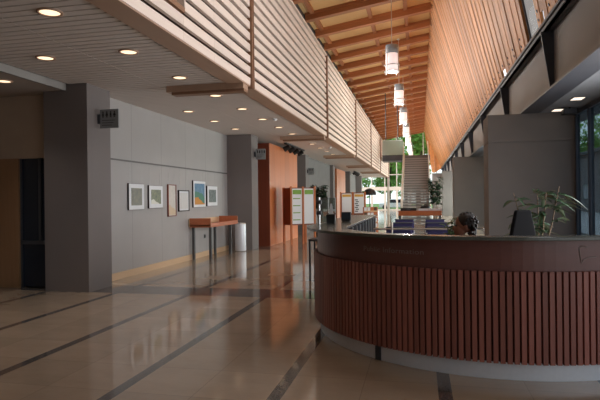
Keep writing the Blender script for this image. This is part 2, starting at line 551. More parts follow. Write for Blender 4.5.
# tall hall: sloped timber roof and leaning plank wall
ZF, XF, SL = 9.65, 0.53, 0.152
def zc(x):
    return ZF - SL * (XF - x)
mb = MB()
y = 6.0
BP = 2.13
k = 0
while y < YE:                                # deck panels between beams
    for x0, x1 in ((-9.2, -4.3), (-4.28, -1.98), (-1.96, -0.52), (-0.5, XF + 0.1)):
        mb.hexa([(x0, y, zc(x0)), (x1, y, zc(x1)), (x1, y + BP, zc(x1)), (x0, y + BP, zc(x0))],
                [(x0, y, zc(x0) + .1), (x1, y, zc(x1) + .1), (x1, y + BP, zc(x1) + .1), (x0, y + BP, zc(x0) + .1)])
    y += BP
struct(mb, 'ceiling_timber', 'deck', 'high sloping timber deck ceiling over the hall', 'ceiling')
mb = MB()
y = 6.0
while y < YE:                                # cross beams with short nailers between
    for a, b, h, x0, x1 in ((-0.15, 0.15, 0.30, -4.4, XF), (-0.19, 0.19, 0.10, -4.4, XF)):
        mb.hexa([(x0, y + a, zc(x0) - h), (x1, y + a, zc(x1) - h), (x1, y + b, zc(x1) - h), (x0, y + b, zc(x0) - h)],
                [(x0, y + a, zc(x0)), (x1, y + a, zc(x1)), (x1, y + b, zc(x1)), (x0, y + b, zc(x0))])
    for xx in (-4.1, -1.97, -0.51):
        x0, x1 = xx - 0.08, xx + 0.08
        mb.hexa([(x0, y + .24, zc(x0) - .12), (x1, y + .24, zc(x1) - .12), (x1, y + BP - .24, zc(x1) - .12), (x0, y + BP - .24, zc(x0) - .12)],
                [(x0, y + .24, zc(x0)), (x1, y + .24, zc(x1)), (x1, y + BP - .24, zc(x1)), (x0, y + BP - .24, zc(x0))])
    y += BP
tag(mb.build('trim_4', 'beam'), 'red brown glulam cross beams under the timber ceiling', 'beam', kind='structure')
struct(MB().box(-4.75, -4.45, 6, YE, zc(-4.6) - 0.75, zc(-4.6)), 'trim_5', 'dark_steel', 'dark edge beam along the left side of the timber ceiling', 'beam')
struct(MB().box(-12, 6.2, YB, 6.0, 9.2, 9.4), 'ceiling_near', 'deck', 'timber ceiling over the viewpoint', 'ceiling')

XW, ZW = 2.54, 4.98                           # foot of the leaning wall on the girder
dirw = Vector((XW - XF, 0, ZW - ZF)).normalized()
nrm = Vector((dirw.z, 0, -dirw.x)).normalized()   # towards the hall
if nrm.x > 0:
    nrm = -nrm
mb = MB()
y = 9.3
k = 0
PW = 0.29
RAKE = 0.9 * (Vector((XW, 0, ZW)) - Vector((XF, 0, ZF))).length   # planks rake along the hall too
def wpt(t, off, yy):
    q = Vector((XF, 0, ZF)) + (Vector((XW, 0, ZW)) - Vector((XF, 0, ZF))) * t + nrm * off
    return (q.x, yy - RAKE * (1 - t), q.z)
while y < YE + RAKE:
    if 12.2 < y + PW / 2 < 13.35:             # open slot between two panels
        y += PW
        continue
    off = (0.0, 0.012, 0.005, 0.02)[k % 4] + rnd.uniform(-0.004, 0.004)
    t1 = 1.0 + rnd.uniform(-0.012, 0.012)
    if 11.5 < y < 11.9 or 16.5 < y < 16.85 or 24 < y < 24.3:
        t1 = 0.95
    if y + PW > YE:
        t1 = min(t1, 1 - (y + PW - YE) / RAKE)
    y1 = y + PW - 0.014
    if t1 > 0.05:
        mb.hexa([wpt(0, -0.05, y), wpt(0, -0.05, y1), wpt(t1, -0.05, y1), wpt(t1, -0.05, y)],
                [wpt(0, off, y), wpt(0, off, y1), wpt(t1, off, y1), wpt(t1, off, y)])
        for t in (0.04, 0.935, 0.965) if k % 3 == 0 else ():
            if t < t1 - 0.01:
                mb.tube(wpt(t, off, y + PW / 2), wpt(t, off + 0.012, y + PW / 2), 0.034, n=8, mi=1)
    y += PW
    k += 1
struct(mb, 'wall_right_timber', ['plank', 'bolt'], 'leaning wall of tall orange brown timber planks with bolts', 'wall')
w1 = thing('window_1', 'narrow skylight slot between two plank panels of the leaning wall', 'window', (0, 12.78, 0), kind='structure')
mb = MB()
mb.hexa([wpt(0, -0.08, -.8), wpt(0, -0.08, .8), wpt(1, -0.08, .8), wpt(1, -0.08, -.8)], [wpt(0, -0.07, -.8), wpt(0, -0.07, .8), wpt(1, -0.07, .8), wpt(1, -0.07, -.8)])
mb.build('window_pane', 'glass_slot', w1)
mb = MB()
for ya in (-0.62, 0.56):
    mb.hexa([wpt(0, -0.1, ya), wpt(0, -0.1, ya + .04), wpt(1, -0.1, ya + .04), wpt(1, -0.1, ya)], [wpt(0, -0.055, ya), wpt(0, -0.055, ya + .04), wpt(1, -0.055, ya + .04), wpt(1, -0.055, ya)])
mb.build('window_frame', 'chrome', w1)
# roof over the right aisle, behind the girder
struct(MB().box(3.02, 4.6, YB, YE, 3.6, 3.75), 'ceiling_right', 'soffit_right', 'grey ceiling over the aisle along the glazed front', 'ceiling')
struct(MB().box(3.0, 4.6, YB, 11.0, 5.0, 5.1).box(3.0, 4.6, 13.3, YE, 5.0, 5.1).box(4.5, 4.6, YB, YE, 3.75, 5.0), 'wall_right_upper', 'grey_wall', 'upper closing wall over the right aisle', 'wall')

# steel girder that carries the leaning wall
g = thing('steel_girder', 'long dark plate girder under the leaning timber wall', 'girder', (0, 0, 0), kind='structure')
MB().box(2.68, 2.71, YB, YE, 3.64, 4.80).build('web', 'web_steel', g)
MB().box(2.50, 3.02, YB, YE, 4.80, 4.84).box(2.50, 2.56, YB, YE, 4.80, 4.97).box(2.46, 3.02, YB, YE, 4.92, 4.98).build('top_flange', 'dark_steel', g)
MB().box(2.56, 3.02, YB, YE, 3.6, 3.645).build('bottom_flange', 'dark_steel', g)
yy = 0.4
while yy < YE:
    b = [(2.60, yy), (2.68, yy), (2.68, yy + .05), (2.60, yy + .05)]
    t = [(2.43, yy), (2.68, yy), (2.68, yy + .05), (2.43, yy + .05)]
    MB().hexa([(*p, 3.645) for p in b], [(*p, 4.80) for p in t]).build('stiffener', 'mullion', g)
    yy += 5.6

# concrete piers on the right
for i, yy in enumerate((14.67, 29.3, 44.0, 58.6)):
    mb = MB().box(1.76, 3.95, yy, yy + 1.05, 0, 2.86).box(1.76, 3.95, yy, yy + 1.05, 2.885, 3.6).box(1.78, 3.93, yy + .02, yy + 1.03, 2.8, 2.95)
    struct(mb, 'column_pier', 'concrete_dark', ('broad dark concrete pier behind the tall leafy plant', 'second broad concrete pier, behind the seated person', 'third broad concrete pier right of the distant stairs', 'farthest concrete pier')[i], 'pier')

# glazed front on the right
w2 = thing('window_2', 'dark framed glazed front at the right edge beyond the pier', 'window', (3.9, 0, 0), kind='structure')
yy = -5.3
while yy < 14.6:
    MB().box(-0.005, 0.005, yy + .04, yy + 1.41, 0.12, 3.5).build('window_pane', 'glass_dark', w2)
    MB().box(-0.06, 0.06, yy - .03, yy + .03, 0.0, 3.6).build('mullion', 'mullion', w2)
    yy += 1.45
MB().box(-0.05, 0.05, 14.58, 14.66, 0, 3.6).build('mullion', 'mullion', w2)
MB().box(-0.06, 0.06, -5.4, 14.66, 3.5, 3.6).box(-0.06, 0.06, -5.4, 14.66, 0, 0.12).build('window_frame', 'mullion', w2)
w3 = thing('window_3', 'far glazed front past the broad pier', 'window', (3.9, 0, 0), kind='structure')
MB().box(-0.005, 0.005, 15.75, YE, 0.1, 3.5).build('window_pane', 'glass', w3)
mb = MB()
yy = 15.9
while yy < YE:
    mb.box(-0.05, 0.05, yy - .03, yy + .03, 0, 3.6)
    yy += 1.45
mb.build('window_frame', 'dark_steel', w3)

# end glazing
w4 = thing('window_4', 'tall end glazing with green trees outside', 'window', (0, YE, 0), kind='structure')
MB().box(-9.0, 2.6, -0.01, 0.01, 0, 9.3).build('window_pane', 'glass', w4)
mb = MB().box(-9, 2.6, -0.15, 0.15, 2.42, 2.86).box(-9, 2.6, -0.1, 0.1, 0, 0.12).box(-9, 2.6, -.1, .1, 4.3, 4.4)
for x in (-9, -7.4, -5.8, -4.2, -2.75, -1.15, 0.45, 2.0):
    mb.box(x - 0.11, x + 0.11, -0.15, 0.15, 0, 2.45)
    mb.box(x - 0.05, x + 0.05, -0.1, 0.1, 2.45, 9.3)
mb.build('window_frame', 'stringer', w4)

mb = MB()
x = 0.62
while x < 2.8:
    y0 = YE - 0.35 - 0.02 * (int(x * 10) % 2)
    zb = [9.65 - (q - 0.55) * 5.35 / 0.95 if q < 1.5 else 4.3 + (q - 1.5) * 0.65 for q in (x, x + 0.27)]
    mb.hexa([(x, y0, zb[0]), (x + .27, y0, zb[1]), (x + .27, YE - .2, zb[1]), (x, YE - .2, zb[0])], [(x, y0, 9.7), (x + .27, y0, 9.7), (x + .27, YE - .2, 9.7), (x, YE - .2, 9.7)])
    x += 0.28
struct(mb, 'wall_end_timber', 'plank', 'timber planks closing the far end of the leaning wall', 'wall')
struct(MB().box(1.45, 3.9, YE - 0.3, YE - 0.2, 0, 4.4), 'wall_end', 'concrete_dark', 'concrete end wall below the timber planks', 'wall')
struct(MB().box(-12, -5.75, 9.3, 9.5, 0, 3.3).box(-7.8, -7.7, 7.95, 9.3, 0, 3.3).box(-5.9, -5.75, 7.95, 9.3, 0, 3.3), 'wall_door_light_block', 'gap', 'unseen dark walls added behind the glazed door to block light', 'wall')  # walls added so no light leaks in under the door

# ------------------------------------------------------------------ balcony screens
def screen(y0, y1, label, low=False):
    t = thing('balcony_screen', label, 'screen', (-2.74, y0, ZS), group='slatted balcony screens')
    n = y1 - y0
    mb = MB()
    z = 0.0
    k = 0
    while z < 2.40:
        if not low or z < 0.3:
            segs = 4 if n > 3 else 2
            if k % 3 == 1:
                cuts = [0.0, n * 0.37, n - 0.0]
            elif k % 3 == 2:
                cuts = [0.0, n * 0.62, n - 0.0]
            else:
                cuts = [0.0, n * 0.37, n * 0.8, n - 0.0]
            for a, b in zip(cuts, cuts[1:]):
                mb.box(-0.03, 0.02, a + (.05 if a == 0 and not low and y0 > 6 else .003), b - (.05 if b == n and not low else .003), z, z + 0.120)
        z += 0.187
        k += 1
    mb.build('slat_infill', 'slat', t)
    top = 0.34 if low else 2.40
    MB().box(-0.12, -0.09, 0.005, n - 0.005, 0.0, top).build('shade_backing_panel', 'slat_shade', t)  # sheet added so the slat gaps read as shaded
    if not low:
        MB().box(-0.10, 0.05, 0.052 if y0 > 6 else 0.005, n - 0.052, 2.42, 2.47).build('top_rail', 'slat', t)
        p = MB().box(-0.05, 0.045, n - 0.05, n + 0.05, -0.04, 2.5)
        p.box(0.045, 0.06, n - 0.055, n - 0.03, -0.04, 2.5).box(0.045, 0.06, n + 0.03, n + 0.055, -0.04, 2.5)
        p.build('post', 'post', t)
    return t
P0 = 8.45
BAY = 7.37
t = screen(YB + 0.02, 5.85, 'nearest stretch of slatted screen, cut down to a low sill with glass above', low=True)
n = 5.85 - YB
MB().box(-0.13, 0.03, 0, n, 0.34, 0.40).build('sill', 'post', t)
MB().box(-0.40, -0.125, n - 0.30, n - 0.02, 0.3, 2.5).build('post', 'post', t)
MB().box(-0.06, -0.045, 0, n - 0.3, 0.40, 1.5).build('glass_guard', 'glass_green', t)
MB().box(-0.10, 0.04, n - 0.03, n + 0.0, 0.40, 2.5).build('end_board', 'slat', t)
screen(5.85, P0, 'short slatted screen between the low sill and the first brown post')
screen(P0, P0 + BAY, 'slatted screen bay between the first and second brown posts')
screen(P0 + BAY, P0 + 2 * BAY, 'slatted screen bay between the second and third brown posts')
screen(P0 + 2 * BAY, P0 + 3 * BAY, 'slatted screen bay between the third and fourth brown posts')
screen(P0 + 3 * BAY, P0 + 4 * BAY, 'slatted screen bay ending at the glass footbridge')
screen(P0 + 4 * BAY, 48.0, 'farthest slatted screen, seen beyond the glass footbridge')
tag(MB().box(-2.86, -2.66, 48.07, 48.27, 0, 5.8).build('white_post', 'stringer'), 'slim white post closing the far end of the slatted screens', 'post')

# timber cross beams under the soffit
for i in range(5):
    yy = 8.2 + 7.32 * i
    t = thing('soffit_beam', ORD[i] + ' timber cross beam under the balcony, counted from the near column', 'beam', (-3.4, yy, ZS - 0.1), group='timber beams under the balcony')
    MB().box(-0.68, 0.66, -0.12, 0.12, 0.0, 0.1).build('beam_board', 'lip', t)
    MB().box(-0.6, 0.66, -0.09, 0.09, -0.045, 0.0).build('lower_strip', 'post', t)

# ------------------------------------------------------------------ ceiling lights
def downlight(x, y, label, grp, z=ZS):
    t = thing('downlight', label, 'downlight', (x, y, z), group=grp)
    MB().lathe((0, 0, 0), [(0.125, 0.0), (0.125, -0.012), (0.10, -0.014), (0.098, 0.0)], 28).build('trim_ring', 'bolt' if False else 'lip', t)
    MB().lathe((0, 0, 0), [(0.0, -0.006), (0.098, -0.006)], 28).build('diffuser', 'lamp', t)
    d = bpy.data.lights.new('downlight_beam', 'SPOT')
    d.energy = 16.0
    d.color = (1.0, 0.90, 0.80)
    d.spot_size, d.spot_blend = 1.75, 1.0
    d.shadow_soft_size = 0.09
    b = bpy.data.objects.new('downlight_beam', d)
    COL.objects.link(b)
    b.parent = t
    b.location = (0, 0, -0.03)
    return t
for i in range(13):
    downlight(-3.58, 4.6 + 1.468 * i + 0.01, ORD[i] + ' round downlight from the camera in the row beside the slatted screen', 'round downlights beside the screen')
for i, y in enumerate((6.05, 10.45, 11.92, 13.38)):
    downlight(-4.77, y, ORD[i] + ' round downlight from the camera in the row beside the picture wall', 'round downlights beside the picture wall')
downlight(-6.0, 6.7, 'round downlight in the low ceiling beyond the bulkhead, by the door', 'round downlight by the door', 3.26)
for i, (x, y) in enumerate(((3.4, 12.7), (3.36, 14.25))):
    t = thing('flat_downlight', ('flat ceiling light over the right aisle, the one farther from the pier', 'flat ceiling light over the right aisle, close to the pier top')[i], 'downlight', (x, y, 3.6))
    MB().box(-0.13, 0.13, -0.2, 0.2, -0.012, 0).build('frame', 'soffit_right', t)
    MB().box(-0.11, 0.11, -0.16, 0.16, -0.016, -0.006).build('diffuser', 'fl', t)
t = thing('ceiling_speaker', 'black square speaker box hung under the right aisle ceiling', 'speaker', (3.55, 13.95, 3.6))
MB().box(-0.02, 0.02, -0.02, 0.02, -0.05, 0).build('bracket', 'black', t)
bevel(MB().box(-0.16, 0.16, -0.12, 0.12, -0.17, -0.05).build('housing', 'black', t), 0.012)
MB().box(-0.14, 0.14, -0.125, -0.12, -0.16, -0.06).build('grille', 'dark_steel', t)
for i, (x, y) in enumerate(((-3.3, 12.0), (-3.2, 19.2))):
    t = thing('smoke_detector', ('small white smoke detector under the balcony near the first posts', 'small white smoke detector farther along the balcony ceiling')[i], 'smoke detector', (x, y, ZS))
    MB().lathe((0, 0, 0), [(0.055, 0), (0.055, -0.02), (0.035, -0.05), (0, -0.05)], 20).build('housing', 'white', t)
for i, (y0, y1) in enumerate(((17.1, 19.9), (36.0, 39.2))):
    t = thing('track_light', ('black track with four spotlights above the orange timber wall', 'distant black track light above the far columns')[i], 'track light', (-4.35, y0, ZS))
    MB().box(-0.05, 0.05, 0, y1 - y0, -0.05, 0).build('track', 'black', t)
    for k in range(4):
        yk = (k + 0.5) * (y1 - y0) / 4
        h = MB().tube((0, yk, -0.05), (0, yk, -0.12), 0.02, n=8).tube((0.06, yk, -0.10), (-0.14, yk, -0.2), 0.075, 0.09, n=14)
        h.build('spotlight', 'black', t)

# pendant lamps down the middle of the hall
def pendant(y, label):
    x = -0.96
    zb = 6.12
    t = thing('pendant_lamp', label, 'pendant lamp', (x, y, zb), group='pendant lamps down the hall')
    MB().lathe((0, 0, 0), [(0, 0.04), (0.225, 0.04), (0.225, 0.70), (0, 0.70)], 28).build('diffuser', 'pend', t)
    MB().lathe((0, 0, 0), [(0, 0.70), (0.228, 0.70), (0.228, 1.02), (0.03, 1.03), (0, 1.03)], 28).build('cap', 'lamp_cap', t)
    MB().lathe((0, 0, 0), [(0.225, 0.26), (0.285, 0.26), (0.285, 0.285), (0.225, 0.285), (0.225, 0.26)], 28).lathe((0, 0, 0), [(0.225, 0.03), (0.285, 0.03), (0.285, 0.05), (0.225, 0.05), (0.225, 0.03)], 28).build('ring', 'chrome', t)
    d = bpy.data.lights.new('pendant_bulb', 'POINT')
    d.energy = 45.0
    d.color = (1.0, 0.93, 0.88)
    d.shadow_soft_size = 0.12
    b = bpy.data.objects.new('pendant_bulb', d)
    COL.objects.link(b)
    b.parent = t
    b.location = (0, 0, -0.12)
    for k in range(4):
        a = PI / 4 + k * PI / 2 + 0.2
        MB().tube((0.275 * math.cos(a), 0.275 * math.sin(a), -0.04), (0.275 * math.cos(a), 0.275 * math.sin(a), 0.9), 0.013, n=8).tube((0.275 * math.cos(a), 0.275 * math.sin(a), 0.88), (0.225 * math.cos(a), 0.225 * math.sin(a), 0.9), 0.009, n=6).build('frame_rod', 'chrome', t)
    MB().tube((0, 0, 1.0), (0, 0, zc(x) - zb - 0.02), 0.014, n=8).lathe((0, 0, zc(x) - zb), [(0.07, 0), (0.07, -0.04), (0.02, -0.07)], 16).build('hanging_rod', 'chrome', t)
for i in range(7):
    pendant(20 + 7.0 * i, ('nearest and largest' if i == 0 else ORD[i]) + ' lantern pendant hanging from the timber ceiling' + ('' if i == 0 else ', counted from the nearest'))

# ------------------------------------------------------------------ information desk
CX, CY = 0.70, 6.32
def path(r, yl=10.1, yr=6.5, n=72):
    pts = [(CX - r, yl), ]
    k = 1
    while yl - 0.4 * k > CY + 0.05:
        pts.append((CX - r, yl - 0.4 * k))
        k += 1
    for i in range(n + 1):
        a = PI + PI * i / n
        pts.append((CX + r * math.cos(a), CY + r * math.sin(a)))
    pts.append((CX + r, yr))
    return pts
def inner_edge(off=0.0, yl=10.1, yr=6.5, n=72):
    # staff side of the counter: deep along the straight wing, narrower round the front
    pts = path(1.5 + off, yl, yr, n)
    k = len(pts) - n - 2
    out = pts[:k]
    for i in range(n + 1):
        a = PI + PI * i / n
        t = min(1.0, i / n / 0.35)
        r = 1.5 + off + 0.33 * t * t * (3 - 2 * t)
        out.append((CX + r * math.cos(a), CY + r * math.sin(a)))
    out.append((CX + 1.83 + off, yr))
    return out
def ribbon(mb, r0, r1, z0, z1, mi=0, **kw):
    A = inner_edge(-r0) if r0 <= 0 else path(r0, **kw)
    B = inner_edge(-r1) if r1 <= 0 else path(r1, **kw)
    n = len(A)
    vs = [(*p, z0) for p in A] + [(*p, z0) for p in B] + [(*p, z1) for p in A] + [(*p, z1) for p in B]
    fs = []
    for i in range(n - 1):
        fs += [(i, i + 1, n + i + 1, n + i), (2 * n + i, 3 * n + i, 3 * n + i + 1, 2 * n + i + 1),
               (i, 2 * n + i, 2 * n + i + 1, i + 1), (n + i, n + i + 1, 3 * n + i + 1, 3 * n + i)]
    fs += [(0, n, 3 * n, 2 * n), (n - 1, 3 * n - 1, 4 * n - 1, 2 * n - 1)]
    mb.add(vs, fs, mi)
    return mb
desk = thing('information_desk', 'large curved mahogany information desk with stone counter and slatted front', 'reception desk', (0, 0, 0))
o = ribbon(MB(), 0.0, 2.00, 1.112, 1.142).build('countertop', 'stone', desk)
bevel(o, 0.006)
ribbon(MB(), 1.845, 1.885, 0.85, 1.112).build('upper_panel', 'panel_desk', desk)
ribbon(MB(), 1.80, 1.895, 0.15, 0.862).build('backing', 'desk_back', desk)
ribbon(MB(), 1.80, 1.86, 0.0, 0.15).build('kick_plate', 'steel', desk)
ribbon(MB(), 1.15, 1.80, 0.72, 0.75).build('worktop', 'panel_desk', desk)
ribbon(MB(), -0.02, -0.04, 0.75, 1.112).build('inner_panel', 'black_fabric', desk)
mb = MB()
yy = CY + 0.03
def slat(px, py, a, mi=0):
    ca, sa = math.cos(a), math.sin(a)      # outward direction
    tx, ty = -sa, ca
    w, d = 0.018, 0.03
    P = [(px + tx * s * w + ca * e, py + ty * s * w + sa * e) for s, e in ((-1, 0), (1, 0), (1, d), (-1, d))]
    mb.hexa([(*p, 0.143) for p in P], [(*p, 0.865) for p in P], mi)
r = 1.893
N = int(PI * 1.93 / 0.0525)
for i in range(N + 1):
    a = PI + PI * i / N
    slat(CX + r * math.cos(a), CY + r * math.sin(a), a)
while yy < 10.08:
    slat(CX - r, yy, PI)
    yy += 0.0525
yy = CY + 0.03
while yy < 6.48:
    slat(CX + r, yy, 0)
    yy += 0.0525
mb.build('slat_cladding', 'slat_desk', desk)
# upright dividers on the staff side of the straight wing
for k in range(9):
    yk = 6.5 + 0.42 * k
    MB().box(-0.825, -0.805, yk, yk + 0.018, 0.75, 1.10).build('divider', 'sign', desk)
# small dark joint on the kick plate
a = PI * 1.5 - 0.62
MB().rbox((CX + 1.863 * math.cos(a), CY + 1.863 * math.sin(a)), 0.006, 0.03, 0.0, 0.148, a).build('kick_joint', 'dark_steel', desk)

def curve_text(s, r, z, a0, size):
    """raised lettering wrapped round the panel"""
    cu = bpy.data.curves.new('lettering', 'FONT')
    cu.body = s
    cu.size = size
    cu.extrude = 0.0015
    cu.space_character = 1.05
    tmp = bpy.data.objects.new('tmp', cu)
    COL.objects.link(tmp)
    dg = bpy.context.evaluated_depsgraph_get()
    me = bpy.data.meshes.new_from_object(tmp.evaluated_get(dg))
    COL.objects.unlink(tmp)
    bpy.data.objects.remove(tmp)
    for v in me.vertices:
        a = a0 + v.co.x / r
        rr = r + 0.002 + v.co.z
        v.co = (CX + rr * math.cos(a), CY + rr * math.sin(a), z + v.co.y)
    me.materials.append(M['text'])
    ob = bpy.data.objects.new('lettering', me)
    COL.objects.link(ob)
    return ob
def ang_at(px):
    # angle on the panel whose point projects at image column px (solved once by bisection)
    lo, hi = PI * 1.18, PI * 1.75
    for _ in range(50):
        mid = (lo + hi) / 2
        p = Vector((CX + 1.885 * math.cos(mid), CY + 1.885 * math.sin(mid), 0))
        u = 300 + F_PX * p.dot(rgt0) / p.dot(fwd)
        if u < px:
            lo = mid
        else:
            hi = mid
    return mid
a0, a1 = ang_at(363), ang_at(423)
tx = curve_text('Public Information', 1.885, 0.975, a0, 0.062)
mx = max(v.co.x for v in tx.data.vertices)
cur = max(math.atan2(v.co.y - CY, v.co.x - CX) % (2 * PI) for v in tx.data.vertices) - a0
for v in tx.data.vertices:
    aa = (math.atan2(v.co.y - CY, v.co.x - CX) % (2 * PI)) - a0
    rr = math.hypot(v.co.x - CX, v.co.y - CY)
    aa = a0 + aa * (a1 - a0) / cur
    v.co.x, v.co.y = CX + rr * math.cos(aa), CY + rr * math.sin(aa)
tx.parent = desk
tx['label'] = 'pale raised lettering reading Public Information'
# thin line emblem at the right of the panel
ae = ang_at(580)
pts = []
for q, z in ((0.05, 1.052), (0.01, 1.062), (-0.012, 1.045), (-0.008, 1.0), (0.0, 0.955), (0.006, 0.925)):
    pts.append((q, z))
pts2 = [(0.006, 0.925), (0.02, 0.955), (0.06, 0.972), (0.13, 0.975)]
mb = MB()
for L in (pts, pts2):
    for (q, z), (q2, z2) in zip(L, L[1:]):
        aa, ab = ae + q / 1.885, ae + q2 / 1.885
        mb.tube((CX + 1.887 * math.cos(aa), CY + 1.887 * math.sin(aa), z), (CX + 1.887 * math.cos(ab), CY + 1.887 * math.sin(ab), z2), 0.004, n=6)
mb.build('emblem', 'text', desk)

# glass screen on the counter, left wing
t = thing('counter_screen', 'small glass screen on the left end of the desk counter', 'glass screen', (-1.22, 6.45, 1.142))
MB().tube((0, 0, 0), (0, 0, 0.33), 0.014, n=12).build('post', 'chrome', t)
for z in (0.14, 0.27):
    MB().tube((-0.03, 0, z), (0.03, 0, z), 0.028, n=14).build('clamp', 'dark_steel', t)
MB().box(0.0, 0.008, 0.02, 0.62, 0.01, 0.325).build('glass_pane', 'glass_green', t)
MB().box(0.0, 0.008, 0.64, 1.25, 0.01, 0.325).build('glass_pane', 'glass_green', t)
MB().box(-0.004, 0.012, 0.615, 0.645, 0.0, 0.33).box(-.004, .012, 1.24, 1.26, 0, .33).build('edge_channel', 'chrome', t)
t = thing('brochure_holder', 'dark brochure holder with a white leaflet on the left counter end', 'brochure holder', (-1.10, 6.62, 1.142))
MB().hexa([(-.05, -.04, 0), (.05, -.04, 0), (.05, .04, 0), (-.05, .04, 0)], [(-.055, -.03, .11), (.055, -.03, .11), (.055, .05, .13), (-.055, .05, .13)]).build('holder', 'black', t)
MB().hexa([(-.035, -.005, .08), (.035, -.005, .08), (.035, .005, .08), (-.035, .005, .08)], [(-.012, .03, .25), (.01, .03, .25), (.01, .035, .25), (-.012, .035, .25)]).build('leaflet', 'white', t)
t = thing('card_terminal', 'small black screen box standing on the left counter behind the glass screen', 'terminal', (-0.98, 7.15, 1.142))
bevel(MB().hexa([(-.065, -.03, .01), (.065, -.03, .01), (.065, .03, .01), (-.065, .03, .01)], [(-.065, -.01, .13), (.065, -.01, .13), (.065, .03, .13), (-.065, .03, .13)]).build('housing', 'black', t), 0.006)
MB().box(-.05, .05, -.03, .05, 0, .012).build('base', 'black', t)
MB().hexa([(-.055, -.031, .03), (.055, -.031, .03), (.055, -.029, .03), (-.055, -.029, .03)], [(-.055, -.014, .12), (.055, -.014, .12), (.055, -.012, .12), (-.055, -.012, .12)]).build('screen', 'door_glass', t)

# ------------------------------------------------------------------ pictures on the left wall
def picture(y0, y1, z0, z1, frame, mat_w, art, label, wires=True):
    t = thing('framed_picture', label, 'picture', (-5.5, (y0 + y1) / 2, z0), group='framed pictures on the grey wall')
    w, h = (y1 - y0) / 2, z1 - z0
    fw = 0.022
    mb = MB().box(0.003, 0.035, -w, w, 0, fw).box(0.003, 0.035, -w, w, h - fw, h).box(0.003, 0.035, -w, -w + fw, 0, h).box(0.003, 0.035, w - fw, w, 0, h)
    mb.build('frame', 'bolt' if frame == 'white' else frame, t)
    if frame == 'white':
        MB().box(0.004, 0.038, -w + 0.006, w - 0.006, 0.006, h - 0.006).build('mount', 'white', t)
    else:
        MB().box(0.004, 0.022, -w + fw, w - fw, fw, h - fw).build('mount', 'white', t)
    z_a = 0.038 if frame == 'white' else 0.022
    MB().box(z_a, z_a + 0.003, -w + mat_w, w - mat_w, mat_w, h - mat_w).build('artwork', art, t)
    for s in (-0.7, 0.7):
        MB().tube((0.012, s * w, h - 0.01), (0.012, s * w, 2.225 - z0), 0.0014, n=5).build('hanging_wire', 'chrome', t)
    return t
def art_mat(name, cols, scale, split=None):
    mt, nt, p = new_mat(name)
    v = obj_xyz(nt)
    n1 = noise(nt, v, scale * 1.5, 6, 0.75)
    n1 = math_n(nt, 'MULTIPLY_ADD', n1, 2.6, -0.8)
    n1.node.use_clamp = True
    base = mix_rgb(nt, n1, lin(cols[0]), lin(cols[1]))
    if len(cols) > 2:
        sep = nt.nodes.new('ShaderNodeSeparateXYZ')
        nt.links.new(v, sep.inputs[0])
        z = math_n(nt, 'ADD', sep.outputs[2], math_n(nt, 'MULTIPLY', math_n(nt, 'SUBTRACT', noise(nt, v, 4, 3), 0.5), 0.25))
        z = math_n(nt, 'ADD', z, math_n(nt, 'MULTIPLY', sep.outputs[1], 0.25))
        for c, zz in zip(cols[2:], split):
            f = math_n(nt, 'LESS_THAN', z, zz)
            base = mix_rgb(nt, f, base, lin(c))
    nt.links.new(base, p.inputs['Base Color'])
    p.inputs['Roughness'].default_value = 0.35
    return mt
A1 = art_mat('woodland_print', ((46, 52, 34), (122, 104, 84)), 9)
A2 = art_mat('garden_print', ((44, 56, 44), (140, 140, 100), (214, 210, 200)), 12, (0.14,))
A3 = art_mat('pale_print', ((214, 204, 196), (190, 182, 176), (206, 180, 150)), 10, (0.2,))
A4 = art_mat('plain_certificate', ((216, 212, 210), (204, 200, 200)), 5)
A5 = art_mat('coast_painting', ((40, 90, 140), (120, 160, 184), (70, 128, 108), (206, 138, 50)), 7, (0.34, 0.2))
A6 = art_mat('grey_print', ((66, 80, 80), (150, 158, 156)), 11)
picture(9.22, 9.80, 1.28, 1.80, 'white', 0.09, A1, 'white framed woodland print, first picture from the near column')
picture(10.0, 10.60, 1.30, 1.78, 'white', 0.09, A2, 'white framed garden print, second picture from the near column')
picture(10.87, 11.27, 1.10, 1.82, 'redbrown', 0.03, A3, 'tall narrow dark framed pale print, third picture from the near column')
picture(11.40, 11.97, 1.20, 1.70, 'bolt', 0.06, A4, 'dark framed pale certificate beside the tall narrow print')
picture(12.20, 12.96, 1.28, 1.95, 'white', 0.07, A5, 'blue green and orange coastal painting in a white frame')
picture(13.08, 13.79, 1.30, 1.84, 'white', 0.10, A6, 'grey toned print in a white frame, last before the second column')

for i, (y, z) in enumerate(((8.45, 0.42), (12.95, 0.46))):
    t = thing('wall_outlet', ('dark double wall outlet beside the near column', 'dark double wall outlet under the timber console')[i], 'wall outlet', (-5.5, y, z))
    MB().box(0, 0.008, -0.05, 0.05, 0, 0.12).build('plate', 'sign', t)
    MB().box(0.008, 0.014, -0.045, -0.008, 0.02, 0.10).box(0.008, 0.014, 0.008, 0.045, 0.02, 0.10).build('socket', 'black', t)

